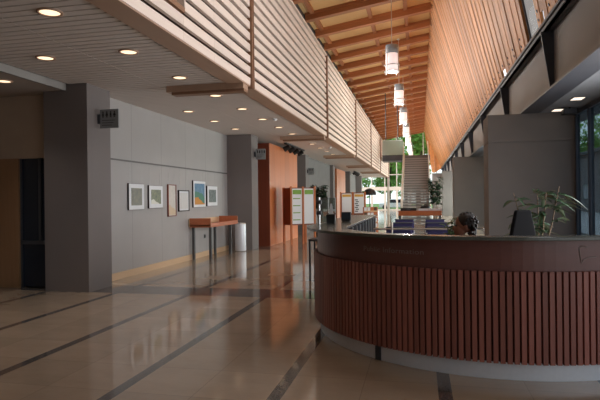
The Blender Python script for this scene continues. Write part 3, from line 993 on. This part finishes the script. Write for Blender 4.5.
# restroom style blade signs on the columns
def blade(x, y, z, w, h, label):
    t = thing('blade_sign', label, 'sign', (x, y, z))
    MB().box(0.04, w, -0.012, 0.012, 0, h).build('plate', 'sign', t)
    MB().box(0, 0.05, -0.02, 0.02, h * 0.25, h * 0.75).build('bracket', 'dark_steel', t)
    mb = MB()
    def man(cx, cz, s, skirt=False):
        mb.tube((cx, -0.0125, cz + 0.088 * s), (cx, -0.016, cz + 0.088 * s), 0.013 * s, n=12)
        b = 0.026 if skirt else 0.016
        mb.hexa([(cx - b * s, -0.016, cz + .03 * s), (cx + b * s, -0.016, cz + .03 * s), (cx + b * s, -0.0125, cz + .03 * s), (cx - b * s, -0.0125, cz + .03 * s)],
                [(cx - .012 * s, -0.016, cz + .073 * s), (cx + .012 * s, -0.016, cz + .073 * s), (cx + .012 * s, -0.0125, cz + .073 * s), (cx - .012 * s, -0.0125, cz + .073 * s)])
        for q in (-0.008, 0.008):
            mb.box(cx + q * s - .005 * s, cx + q * s + .005 * s, -0.016, -0.0125, cz, cz + .032 * s)
    s = h / 0.31
    for k, cx in enumerate((0.10, 0.17, 0.24, 0.31)):
        if cx < w - 0.03:
            man(cx, h - 0.135 * s, s, k % 2 == 1)
    for k in range(3):
        mb.box(0.08, w - 0.06 - 0.03 * k, -0.014, -0.0125, h * 0.4 - 0.04 * k * s, h * 0.4 - 0.04 * k * s + 0.008)
    mb.build('pictogram', 'black', t)
blade(-5.18, 7.82, 2.66, 0.38, 0.31, 'grey restroom blade sign with dark figures on the near column')
blade(-4.75, 14.95, 2.64, 0.34, 0.31, 'grey blade sign with dark figures on the second column')
blade(-4.72, 22.3, 2.5, 0.32, 0.30, 'pale blade sign on the column past the orange timber wall')

# ------------------------------------------------------------------ console, bin
t = thing('console_table', 'narrow timber console with raised end boards against the picture wall', 'console', (-5.46, 11.95, 0))
MB().box(0, 0.54, 0.0, 1.95, 0.83, 0.86).build('tabletop', 'console', t)
MB().box(0.0, 0.54, 0.0, 0.03, 0.80, 1.02).build('end_board', 'console', t)
MB().box(0.0, 0.54, 1.92, 1.95, 0.80, 1.02).build('end_board', 'console', t)
MB().box(0.52, 0.545, 0.0, 1.95, 0.80, 0.90).build('apron', 'console', t)
MB().box(-0.02, 0.01, 0.0, 1.95, 0.82, 1.0).build('back_rail', 'pale_wood', t)
for x, y in ((0.05, 0.12), (0.49, 0.12), (0.05, 1.5), (0.49, 1.5)):
    MB().box(x - 0.03, x + 0.03, y - 0.03, y + 0.03, 0, 0.83).build('leg', 'grey_leg', t)
t = thing('waste_bin', 'cylindrical stainless waste bin between the console and the second column', 'waste bin', (-4.98, 14.3, 0))
MB().lathe((0, 0, 0), [(0, 0.01), (0.15, 0.01), (0.155, 0.03), (0.155, 0.76), (0.15, 0.775)], 32).build('body', 'steel', t)
MB().lathe((0, 0, 0), [(0.155, 0.775), (0.15, 0.80), (0.10, 0.81), (0.095, 0.78)], 32).build('rim', 'chrome', t)

# ------------------------------------------------------------------ display kiosks
def poster(parent, c, w, z0, z1, ang, head, nbars, letters=False):
    ca, sa = math.cos(ang), math.sin(ang)
    def loc(a, off):                        # a along, off outward (local -y)
        return (c[0] + ca * a + sa * off, c[1] + sa * a - ca * off)
    p = MB().rbox(loc(0, 0.012), w / 2, 0.006, z0, z1, ang).build('poster', 'white', parent)
    H = z1 - z0
    MB().rbox(loc(0, 0.02), w / 2 * 0.9, 0.003, z1 - 0.16 * H / 1.2 - 0.03, z1 - 0.04, ang).build('header_band', head, p)
    mb = MB()
    for k in range(nbars):
        z = z1 - 0.27 * H - k * 0.2 * H
        mb.rbox(loc(-w * 0.05, 0.02), w / 2 * 0.75, 0.003, z - 0.03, z, ang)
    if letters:
        for k in range(7):
            z = z1 - 0.3 * H - k * 0.095 * H
            mb.rbox(loc(-w * 0.28 + 0.04 * (k % 2), 0.02), w * 0.16, 0.003, z - 0.05 * H, z, ang)
    if nbars or letters:
        mb.build('printed_lines', head if nbars and not letters else 'ink', p)
ang = math.radians(40)
t = thing('display_kiosk', 'red brown timber kiosk with two white green headed posters', 'kiosk', (-3.93, 17.05, 0), ang)
MB().box(-0.42, 0.42, -0.34, 0.26, 0.62, 1.83).build('cabinet', 'redbrown', t)
for x in (-0.43, 0.0, 0.43):
    MB().box(x - 0.03, x + 0.03, -0.375, -0.335, 0.0, 1.87).build('post', 'orange', t)
for x in (-0.40, 0.40):
    MB().box(x - 0.03, x + 0.03, 0.22, 0.28, 0.0, 1.85).build('leg', 'orange', t)
poster(t, (-0.215, -0.345), 0.35, 0.66, 1.80, 0, 'green', 4)
poster(t, (0.215, -0.345), 0.35, 0.66, 1.80, 0, 'green', 0)
t = thing('display_board', 'far pair of white posters with yellow headings on timber posts', 'display board', (-2.85, 23.0, 0), math.radians(8))
MB().box(-0.52, 0.52, -0.03, 0.03, 0.72, 1.72).build('board', 'redbrown', t)
for x in (-0.53, 0.0, 0.53):
    MB().box(x - 0.03, x + 0.03, -0.05, 0.05, 0, 1.75).build('post', 'orange', t)
poster(t, (-0.265, -0.03), 0.42, 0.82, 1.68, 0, 'yellow', 0)
poster(t, (0.265, -0.03), 0.42, 0.82, 1.68, 0, 'yellow', 0, True)
t = thing('dome_lamp', 'black dome shade on a slim pole behind the far posters', 'lamp', (-2.35, 25.5, 0))
MB().lathe((0, 0, 0), [(0.32, 1.62), (0.30, 1.76), (0.2, 1.88), (0.05, 1.94), (0, 1.94)], 24).build('shade', 'black', t)
MB().tube((0, 0, 0.03), (0, 0, 1.9), 0.02, n=10).build('pole', 'black', t)
MB().lathe((0, 0, 0), [(0, 0), (0.18, 0), (0.18, 0.03), (0, 0.04)], 24).build('base', 'black', t)
t = thing('brochure_rack', 'low timber brochure rack beside the far posters', 'rack', (-2.0, 22.0, 0), math.radians(10))
MB().hexa([(-.3, -.2, 0), (.3, -.2, 0), (.3, .2, 0), (-.3, .2, 0)], [(-.3, .05, 1.1), (.3, .05, 1.1), (.3, .2, 1.1), (-.3, .2, 1.1)]).build('rack_body', 'console', t)
for k in range(4):
    z = 0.25 + 0.22 * k
    yk = -0.2 + 0.25 * z / 1.1
    MB().box(-0.28, 0.28, yk - 0.05, yk + 0.02, z, z + 0.04).build('shelf', 'pale_wood', t)
    for j in range(4):
        MB().box(-0.26 + j * 0.135, -0.15 + j * 0.135, yk - 0.03, yk - 0.01, z + 0.04, z + 0.18).build('leaflet', ('white', 'orange', 'bark', 'white')[(j + k) % 4], t)

# low dark steel table behind the left end of the desk
t = thing('side_table', 'dark steel side table behind the left end of the desk', 'table', (-1.93, 9.5, 0))
MB().box(-0.02, 0.62, -0.25, 0.25, 0.70, 0.735).build('tabletop', 'dark_steel', t)
for x, y in ((0, -0.23), (0, 0.23), (0.6, -0.23), (0.6, 0.23)):
    MB().box(x - 0.016, x + 0.016, y - 0.016, y + 0.016, 0, 0.70).build('leg', 'dark_steel', t)

# ------------------------------------------------------------------ staircase and footbridge
YS0, YS1, ZT, NR = 31.0, 38.5, 4.5, 26
t = thing('staircase', 'straight grey staircase climbing to the upper landing at the hall end', 'staircase', (-0.22, YS0, 0))
rise, go = ZT / NR, (YS1 - YS0) / (NR - 1)
for k in range(NR - 1):
    st = MB().box(-0.78, 0.78, k * go, (k + 1) * go + 0.02, (k + 1) * rise - 0.16, (k + 1) * rise - 0.005)
    st.box(-0.78, 0.78, k * go - 0.02, k * go + 0.06, (k + 1) * rise - 0.05, (k + 1) * rise, 1)
    st.build('tread', ['stair', 'nosing'], t)
for s in (-1, 1):
    x0, x1 = (s * 0.80, s * 0.86) if s > 0 else (-0.86, -0.80)
    L = YS1 - YS0
    MB().hexa([(x0, -0.1, 0), (x1, -0.1, 0), (x1, L, ZT - 0.35), (x0, L, ZT - 0.35)], [(x0, -0.1, 0.3), (x1, -0.1, 0.3), (x1, L, ZT + 0.12), (x0, L, ZT + 0.12)]).build('stringer', 'stringer', t)
    MB().tube((x0, -0.1, 0.95), (x0, L, ZT + 0.95), 0.028, n=10).tube((x0, L, ZT + 0.95), (x0, L + 1.5, ZT + 0.95), 0.028, n=10).build('handrail', 'stringer', t)
    for k in range(7):
        y = k * L / 6
        z = ZT * y / L
        MB().tube((x0, y, z + 0.1), (x0, y, z + 0.95), 0.018, n=8).build('baluster', 'stringer', t)
t = thing('landing', 'dark upper landing slab at the head of the staircase', 'landing', (-0.22, YS1, ZT))
MB().box(-0.9, 0.95, 0.02, 4.0, -0.35, 0).build('slab', 'nosing', t)
for x in (-0.8, 0.8):
    MB().tube((x, 3.4, -ZT), (x, 3.4, -0.35), 0.1, n=14).build('support_post', 'concrete', t)
t = thing('footbridge', 'glass sided footbridge joining the balcony to the stair landing', 'footbridge', (-1.6, YS1, ZT))
MB().box(-1.0, 0.46, 0.02, 1.8, -0.36, 0.05).build('deck', 'dark_steel', t)
MB().box(-1.0, 0.46, 0.04, 0.055, 0.06, 1.08).build('glass_guard', 'frosted', t)
MB().box(-1.0, 0.46, 0.02, 0.08, 1.08, 1.12).build('handrail', 'chrome', t)
for x in (-0.75, 0.1):
    MB().tube((x, 0.1, 0), (x, 0.1, zc(-1.6) - ZT - 0.1), 0.035, n=10).build('hanger_rod', 'dark_steel', t)

# ------------------------------------------------------------------ furniture behind the desk
t = thing('barrier_rail', 'thin tubular metal rail with posts behind the information desk', 'barrier', (0, 8.75, 0))
MB().tube((-0.75, 0, 0.95), (0.98, 0, 0.95), 0.014, n=10).build('top_rail', 'chrome', t)
for x in (-0.45, 0.50):
    MB().tube((x, 0, 0.015), (x, 0, 1.06), 0.016, n=10).build('post', 'stringer', t)
    MB().lathe((x, 0, 0), [(0, 0), (0.11, 0), (0.11, 0.012), (0, 0.018)], 20).build('base', 'chrome', t)

def lounge_chair(loc, label):
    t = thing('navy_chair', label, 'chair', loc, group='navy chairs in two files behind the desk')
    bevel(MB().box(-0.25, 0.25, -0.22, 0.26, 0.40, 0.48).build('seat', 'navy', t), 0.025, 3)
    bevel(MB().hexa([(-.24, -.26, .50), (.24, -.26, .50), (.24, -.20, .50), (-.24, -.20, .50)], [(-.21, -.33, .95), (.21, -.33, .95), (.21, -.27, .95), (-.21, -.27, .95)]).build('backrest', 'navy', t), 0.02, 3)
    MB().tube((-.22, -.345, .955), (.22, -.345, .955), 0.012, n=8).build('back_rail', 'ink', t)
    for x, y in ((-.23, -.22), (.23, -.22), (-.23, .24), (.23, .24)):
        MB().tube((x, y, 0), (x, y, 0.42), 0.014, n=8).build('leg', 'chrome', t)
    for x in (-.23, .23):
        MB().tube((x, -.22, .40), (x * 0.9, -.29, .75), 0.014, n=8).build('back_support', 'chrome', t)
    return t
ch = None
for side, x in (('left', -0.36), ('right', 0.33)):
    for i, y in enumerate((9.5, 11.2, 12.9)):
        lab = '%s navy chair in the %s file of chairs behind the desk' % (('nearest', 'middle', 'rear')[i], side)
        if ch is None:
            ch = lounge_chair((x, y, 0), lab)
        else:
            dup(ch, (x, y, 0), 0, lab)

t = thing('service_table', 'long red brown fronted table in front of the staircase', 'table', (-0.01, 17.0, 0))
MB().box(-0.68, 0.68, 0, 0.6, 1.02, 1.05).build('tabletop', 'console', t)
MB().box(-0.66, 0.66, 0.0, 0.03, 0.90, 1.02).build('apron', 'orange', t)
for x, y in ((-.62, .05), (.62, .05), (-.62, .55), (.62, .55)):
    MB().box(x - .03, x + .03, y - .03, y + .03, 0, 1.02).build('leg', 'grey_leg', t)
t = thing('equipment_case', 'low black case on the left half of the long table', 'case', (-0.36, 17.25, 1.05))
bevel(MB().box(-0.25, 0.25, -0.15, 0.15, 0, 0.09).build('body', 'black', t), 0.015)
MB().box(-0.06, 0.06, -0.165, -0.15, 0.03, 0.06).build('handle', 'dark_steel', t)
for i, (x, w) in enumerate(((0.1, 0.15), (0.46, 0.2))):
    t = thing('paper_pile', ('white pile of papers at the middle of the long table', 'wider white pile of papers at the right end of the long table')[i], 'papers', (x, 17.2, 1.05))
    for k in range(4):
        MB().rbox((0.004 * (k % 2), 0), w, 0.12, 0.016 * k, 0.016 * k + 0.015, 0.02 * (k - 1.5)).build('sheaf', 'white', t)
t = thing('black_bag', 'small dark bag lying behind the papers on the long table', 'bag', (0.16, 17.45, 1.05))
MB().ball((0, 0, 0.085), 0.16, 0.1, 0.085).build('body', 'black', t)
MB().tube((-.06, 0, .16), (0, 0, .2), .01, n=6).tube((0, 0, .2), (.06, 0, .16), .01, n=6).build('handle', 'black', t)

def office_chair(loc, rz, label, back=1.18):
    t = thing('office_chair', label, 'chair', loc, rz)
    bevel(MB().box(-.24, .24, -.23, .23, .42, .49).build('seat', 'black_fabric', t), 0.03, 3)
    b = MB()
    n = 7
    b.hexa([(-.2, .24, .55), (.2, .24, .55), (.2, .30, .55), (-.2, .30, .55)], [(-.22, .30, .9), (.22, .30, .9), (.22, .36, .9), (-.22, .36, .9)])
    b.hexa([(-.22, .30, .9), (.22, .30, .9), (.22, .36, .9), (-.22, .36, .9)], [(-.12, .31, back), (.12, .31, back), (.12, .36, back), (-.12, .36, back)])
    bevel(b.build('backrest', 'black_fabric', t), 0.06, 4)
    MB().tube((0, .2, .44), (0, .3, .62), .025, n=8).build('back_support', 'dark_steel', t)
    MB().tube((0, 0, .1), (0, 0, .42), .03, n=12).build('gas_column', 'dark_steel', t)
    for k in range(5):
        a = 2 * PI * k / 5
        MB().tube((0, 0, .1), (.28 * math.cos(a), .28 * math.sin(a), .07), .025, .018, n=8).build('foot', 'dark_steel', t)
        MB().ball((.28 * math.cos(a), .28 * math.sin(a), .03), .03, .03, .03, 8).build('caster', 'black', t)
    return t
office_chair((1.02, 7.15, 0), math.radians(215), 'empty black office chair behind the desk, in front of the leafy plant', 1.29)

# ------------------------------------------------------------------ plants
def potted(name, loc, label, stems, nleaf, ll, lw, zr, spread, mat, pot_r=0.2, pot_h=0.4, droop=0.45, seed=1):
    global rnd
    keep, rnd = rnd, random.Random(seed)
    t = thing(name, label, 'plant', loc)
    MB().lathe((0, 0, 0), [(0, 0), (pot_r * .75, 0), (pot_r, pot_h), (pot_r * .92, pot_h), (pot_r * .88, pot_h - .04), (0, pot_h - .04)], 24).build('pot', 'pot', t)
    mb, sb = MB(), MB()
    for s in range(stems):
        a = 2 * PI * s / stems + rnd.uniform(-.4, .4)
        base = Vector((.05 * math.cos(a), .05 * math.sin(a), pot_h - .04))
        top = Vector((spread * .45 * math.cos(a) * rnd.uniform(.6, 1), spread * .45 * math.sin(a) * rnd.uniform(.6, 1), zr[0] + (zr[1] - zr[0]) * rnd.uniform(.6, .95)))
        mid = (base + top) / 2 + Vector((rnd.uniform(-.05, .05), rnd.uniform(-.05, .05), 0))
        sb.tube(base, mid, .014, .011, n=8).tube(mid, top, .011, .006, n=8)
        for k in range(nleaf):
            f = rnd.uniform(0.0, 1.0)
            zz = zr[0] + (top.z - zr[0]) * f
            u = (zz - base.z) / max(0.01, top.z - base.z)
            p = base.lerp(mid, u * 2) if u < .5 else mid.lerp(top, u * 2 - 1)
            b = rnd.uniform(0, 2 * PI)
            d = Vector((math.cos(b), math.sin(b), rnd.uniform(-.1, .9)))
            mb.leafq(p, d, ll * rnd.uniform(.6, 1.1), lw * rnd.uniform(.7, 1.1), droop)
    sb.build('stem', 'bark', t)
    mb.build('foliage', mat, t)
    rnd = keep
    return t
potted('leafy_plant', (1.88, 9.3, 0), 'tall dark plant with long drooping leaves in front of the broad pier', 4, 17, 0.44, 0.10, (0.8, 1.80), 0.85, 'leaf', 0.24, 0.45, 0.6, 3)
potted('ficus', (-4.0, 21.3, 0), 'dark green bushy ficus beside the kiosk, in front of the far grey wall', 6, 90, 0.24, 0.10, (1.05, 2.2), 0.75, 'leaf', 0.25, 0.45, 0.3, 4)
potted('ficus', (0.66, 24.5, 0), 'dark bushy ficus at the right foot of the staircase', 6, 90, 0.22, 0.09, (1.15, 2.45), 0.6, 'leaf', 0.25, 0.5, 0.3, 5)
potted('small_plant', (0.50, 8.25, 0), 'small green plant just left of the seated person', 4, 26, 0.14, 0.05, (0.78, 1.22), 0.3, 'leaf2', 0.15, 0.7, 0.3, 6)

# ------------------------------------------------------------------ seated person
def skin_mesh(joints, edges, res=2):
    me = bpy.data.meshes.new('tmp_skin')
    names = list(joints)
    me.from_pydata([joints[k][0] for k in names], [(names.index(a), names.index(b)) for a, b in edges], [])
    ob = bpy.data.objects.new('tmp_skin', me)
    COL.objects.link(ob)
    sk = ob.modifiers.new('skin', 'SKIN')
    for i, k in enumerate(names):
        r = joints[k][1]
        me.skin_vertices[0].data[i].radius = (r, r) if not isinstance(r, tuple) else r
    me.skin_vertices[0].data[0].use_root = True
    sb = ob.modifiers.new('sub', 'SUBSURF')
    sb.levels = sb.render_levels = res
    dg = bpy.context.evaluated_depsgraph_get()
    out = bpy.data.meshes.new_from_object(ob.evaluated_get(dg))
    COL.objects.unlink(ob)
    bpy.data.objects.remove(ob)
    return out
# local frame: person faces -X, seat at z .49
J = {'pelvis': ((0, 0, .57), .135), 'belly': ((-.01, 0, .70), .125), 'chest': ((0, 0, .86), .135), 'neck0': ((.005, 0, .98), .07), 'neck1': ((-.01, 0, 1.06), .052), 'skull': ((-.02, 0, 1.12), .06)}
E_ = [('pelvis', 'belly'), ('belly', 'chest'), ('chest', 'neck0'), ('neck0', 'neck1'), ('neck1', 'skull')]
for s, n in ((-1, 'a'), (1, 'b')):
    J.update({'sh' + n: ((.01, s * .17, .93), .058), 'el' + n: ((-.10, s * .23, .70), .042), 'wr' + n: ((-.36, s * .14, .785), .027), 'pa' + n: ((-.43, s * .12, .785), .032),
              'hip' + n: ((-.06, s * .09, .56), .085), 'kn' + n: ((-.44, s * .11, .52), .06), 'an' + n: ((-.46, s * .11, .10), .04), 'to' + n: ((-.60, s * .12, .05), .035)})
    E_ += [('chest', 'sh' + n), ('sh' + n, 'el' + n), ('el' + n, 'wr' + n), ('wr' + n, 'pa' + n), ('pelvis', 'hip' + n), ('hip' + n, 'kn' + n), ('kn' + n, 'an' + n), ('an' + n, 'to' + n)]
    for f, (dy, L) in enumerate(((-.030, .065), (-.010, .08), (.010, .076), (.030, .06))):
        J['f%d%s' % (f, n)] = ((-.455, s * .12 + dy, .79), .0105)
        J['g%d%s' % (f, n)] = ((-.455 - L * .6, s * .12 + dy * 1.1, .79), .010)
        J['h%d%s' % (f, n)] = ((-.455 - L, s * .12 + dy * 1.1, .775), .009)
        E_ += [('pa' + n, 'f%d%s' % (f, n)), ('f%d%s' % (f, n), 'g%d%s' % (f, n)), ('g%d%s' % (f, n), 'h%d%s' % (f, n))]
    J['t0' + n] = ((-.42, s * .12 - s * .045, .785), .01)
    J['t1' + n] = ((-.47, s * .12 - s * .06, .78), .009)
    E_ += [('pa' + n, 't0' + n), ('t0' + n, 't1' + n)]
body = skin_mesh(J, E_)
hb = MB()
hc = (-.03, 0, 1.185)
hb.ball((hc[0] + .015, 0, hc[2] + .02), .095, .075, .10, 14)          # cranium
hb.ball((hc[0] - .035, 0, hc[2] - .045), .062, .056, .075, 12)        # face and jaw
hb.ball((hc[0] - .098, 0, hc[2] - .035), .016, .012, .024, 8)         # nose
hb.ball((hc[0] - .085, 0, hc[2] - .075), .014, .022, .009, 8)         # lips
hb.ball((hc[0] - .07, 0, hc[2] - .105), .022, .022, .018, 8)          # chin
for s in (-1, 1):
    hb.ball((hc[0] + .02, s * .076, hc[2] - .02), .018, .010, .03, 8)  # ears
bm = bmesh.new()
bm.from_mesh(body)
hm = bpy.data.meshes.new('tmp_head')
hm.from_pydata(hb.v, [], hb.f)
bm.from_mesh(hm)
full = bpy.data.meshes.new('person')
bm.to_mesh(full)
bm.free()
tmp = bpy.data.objects.new('tmp_person', full)
COL.objects.link(tmp)
rm = tmp.modifiers.new('remesh', 'REMESH')
rm.mode = 'VOXEL'
rm.voxel_size = 0.005
sm = tmp.modifiers.new('smooth', 'SMOOTH')
sm.factor, sm.iterations = 0.5, 2
dg = bpy.context.evaluated_depsgraph_get()
fin = bpy.data.meshes.new_from_object(tmp.evaluated_get(dg))
COL.objects.unlink(tmp)
bpy.data.objects.remove(tmp)
bm = bmesh.new()
bm.from_mesh(fin)
left = set(bm.verts)
best = []
while left:                                  # keep the one outer skin
    v0 = left.pop()
    isl, todo = [v0], [v0]
    while todo:
        v = todo.pop()
        for e in v.link_edges:
            w = e.other_vert(v)
            if w in left:
                left.remove(w)
                isl.append(w)
                todo.append(w)
    if len(isl) > len(best):
        best = isl
keepv = set(best)
bmesh.ops.delete(bm, geom=[v for v in bm.verts if v not in keepv], context='VERTS')
bm.to_mesh(fin)
bm.free()
fin.materials.clear()
fin.materials.append(M['skin'])
for p in fin.polygons:
    p.use_smooth = True
    p.material_index = 0
PX, PY = 0.46, 5.66
person = bpy.data.objects.new('person', fin)
COL.objects.link(person)
person.location = (PX, PY, 0)
person.scale = (0.985, 0.985, 0.985)
tag(person, 'person with dark curly hair sitting behind the desk, facing the staircase side', 'person')
person['label'] = 'person with dark curly hair and dark top sitting behind the desk in profile'
def cloth(name, joints, edges, mat):
    me = skin_mesh(joints, edges)
    me.materials.clear()
    me.materials.append(M[mat])
    for p in me.polygons:
        p.use_smooth = True
        p.material_index = 0
    o = bpy.data.objects.new(name, me)
    COL.objects.link(o)
    o.parent = person
    return o
JS = {'pelvis': ((0, 0, .60), .148), 'belly': ((-.01, 0, .70), .138), 'chest': ((0, 0, .86), .147), 'n0': ((.005, 0, .96), .085)}
ES = [('pelvis', 'belly'), ('belly', 'chest'), ('chest', 'n0')]
JT = {'pelvis': ((0, 0, .56), .145)}
ET = []
for s, n in ((-1, 'a'), (1, 'b')):
    JS.update({'sh' + n: ((.01, s * .17, .93), .068), 'el' + n: ((-.10, s * .23, .70), .053), 'wr' + n: ((-.30, s * .163, .765), .04)})
    ES += [('chest', 'sh' + n), ('sh' + n, 'el' + n), ('el' + n, 'wr' + n)]
    JT.update({'hip' + n: ((-.06, s * .09, .56), .096), 'kn' + n: ((-.44, s * .11, .52), .072), 'an' + n: ((-.46, s * .11, .12), .055)})
    ET += [('pelvis', 'hip' + n), ('hip' + n, 'kn' + n), ('kn' + n, 'an' + n)]
    sh = MB().ball((-.53, s * .118, .045), .125, .05, .045, 10).build('shoe', 'black', person)
    MB().ball((hc[0] - .075, s * .03, hc[2] - .005), .012, .012, .009, 8).build('eye', 'black', person)
cloth('shirt', JS, ES, 'shirt')
cloth('trousers', JT, ET, 'trousers')
hr = MB()
r2 = random.Random(5)
hr.ball((hc[0] + .03, 0, hc[2] + .035), .100, .085, .098, 14)
for k in range(90):                          # curls over the crown and down the back of the head
    a = r2.uniform(-.35, 1.0) * PI / 2
    b = r2.uniform(-PI, PI)
    d = Vector((math.cos(a) * math.cos(b), math.cos(a) * math.sin(b), math.sin(a)))
    if d.x < -.25 and d.z < .75:
        continue
    q = Vector((hc[0] + .035, 0, hc[2] + .03)) + Vector((d.x * .098, d.y * .08, d.z * .095))
    hr.ball(q, .018, .018, .018, 5)
for k in range(40):
    hr.ball((hc[0] + .085 + r2.uniform(-.03, .035), r2.uniform(-.06, .06), hc[2] - .02 - r2.uniform(0, .11)), .022, .022, .022, 5)
hr.build('hair', 'hair', person)
MB().tube((hc[0] + .07, -.02, hc[2] - .03), (hc[0] + .19, -.05, hc[2] - .035), .004, n=6).build('hair_stick', 'black', person)
office_chair((PX + 0.03, PY, 0), math.radians(-90), 'black office chair under the seated person', 0.92)

# ------------------------------------------------------------------ outside
struct(MB().box(-60, 60, YE + 0.6, 160, -0.35, -0.1), 'ground_end', 'grass', 'lawn outside the end glazing', 'ground')
struct(MB().box(6.2, 80, YB - 20, YE + 0.6, -0.3, -0.1), 'ground_side', 'paving', 'paved ground outside the glazed front', 'ground')
struct(MB().box(-12, 3, YE + 0.6, YE + 8, -0.12, -0.05), 'path_end', 'paving', 'pale paved path outside the end glazing', 'path')
def tree(loc, h, r, label, seed, n=4200, size=0.75):
    rr = random.Random(seed)
    t = thing('tree', label, 'tree', loc, group='trees outside')
    tb = MB().tube((0, 0, 0), (rr.uniform(-.2, .2), 0, h * .55), h * .028, h * .015, n=8)
    for k in range(5):
        b = 2 * PI * k / 5
        tb.tube((0, 0, h * .35), (r * .6 * math.cos(b), r * .6 * math.sin(b), h * (.55 + .1 * (k % 3))), h * .012, h * .006, n=6)
    tb.build('trunk', 'bark', t)
    mb = MB()
    blobs = [(rr.uniform(-.55, .55) * r, rr.uniform(-.55, .55) * r, h * rr.uniform(.32, .85), r * rr.uniform(.4, .6)) for _ in range(11)]
    for _ in range(n):
        bx, by, bz, br = rr.choice(blobs)
        d = Vector((rr.gauss(0, 1), rr.gauss(0, 1), rr.gauss(0, 1))).normalized() * br * rr.uniform(.55, 1)
        c = Vector((bx, by, bz)) + d
        u = Vector((rr.gauss(0, 1), rr.gauss(0, 1), rr.gauss(0, 1))).normalized() * size * rr.uniform(.5, 1)
        w = u.orthogonal().normalized() * size * .5
        mb.add([c - u * .5, c + w * .5, c + u * .5, c - w * .5], [(0, 1, 2, 3)])
    mb.build('crown', 'tree_leaf', t)
    return t
tree((-10.5, 76, -.1), 9, 4.0, 'leafy tree seen through the leftmost end panes', 11)
tree((-4.9, 87, -.1), 13, 5.0, 'leafy tree seen through the end glazing under the balcony', 12)
tree((-0.2, 76, -.1), 14, 3.6, 'tall leafy tree seen above the stair landing', 13)
tree((7.5, 84, -.1), 14, 4.5, 'leafy tree seen at the right of the end glazing', 14)
tree((21, 76, -.1), 14, 4.0, 'leafy tree outside the glazed front at the right edge', 15, 2600)
tree((31, 80, -.1), 13, 4.0, 'second leafy tree outside the glazed front', 16, 2600)
t = thing('car', 'small white car parked outside the end glazing', 'car', (-3.4, 73, -0.05))
b = MB().box(-2.0, 2.0, -.8, .8, .3, .85)
b.hexa([(-1.2, -.75, .85), (1.5, -.75, .85), (1.5, .75, .85), (-1.2, .75, .85)], [(-.7, -.65, 1.4), (1.1, -.65, 1.4), (1.1, .65, 1.4), (-.7, .65, 1.4)])
bevel(b.build('body', 'white', t), 0.06, 3)
MB().hexa([(-1.0, -.765, .9), (1.3, -.765, .9), (1.3, -.74, .9), (-1.0, -.74, .9)], [(-.65, -.69, 1.33), (1.0, -.69, 1.33), (1.0, -.65, 1.33), (-.65, -.65, 1.33)]).build('window', 'door_glass', t)
for x in (-1.25, 1.25):
    for y in (-.8, .62):
        MB().tube((x, y, .32), (x, y + .18, .32), .32, n=20).build('wheel', 'black', t)
t = thing('outside_building', 'low grey building outside the glazed front', 'building', (22, 50, -0.1))
MB().box(-6, 6, -12, 18, 0, 5.6).build('wall', 'grey_wall', t)
MB().box(-6.4, 6.4, -12.4, 18.4, 5.6, 5.9).build('roof', 'dark_steel', t)
for k in range(5):
    f = MB().box(-6.05, -5.98, -10 + 5 * k, -7 + 5 * k, 1.2, 2.8).build('window', 'dark_steel', t)
    MB().box(-6.07, -6.03, -9.85 + 5 * k, -7.15 + 5 * k, 1.3, 2.7).build('pane', 'door_glass', f)
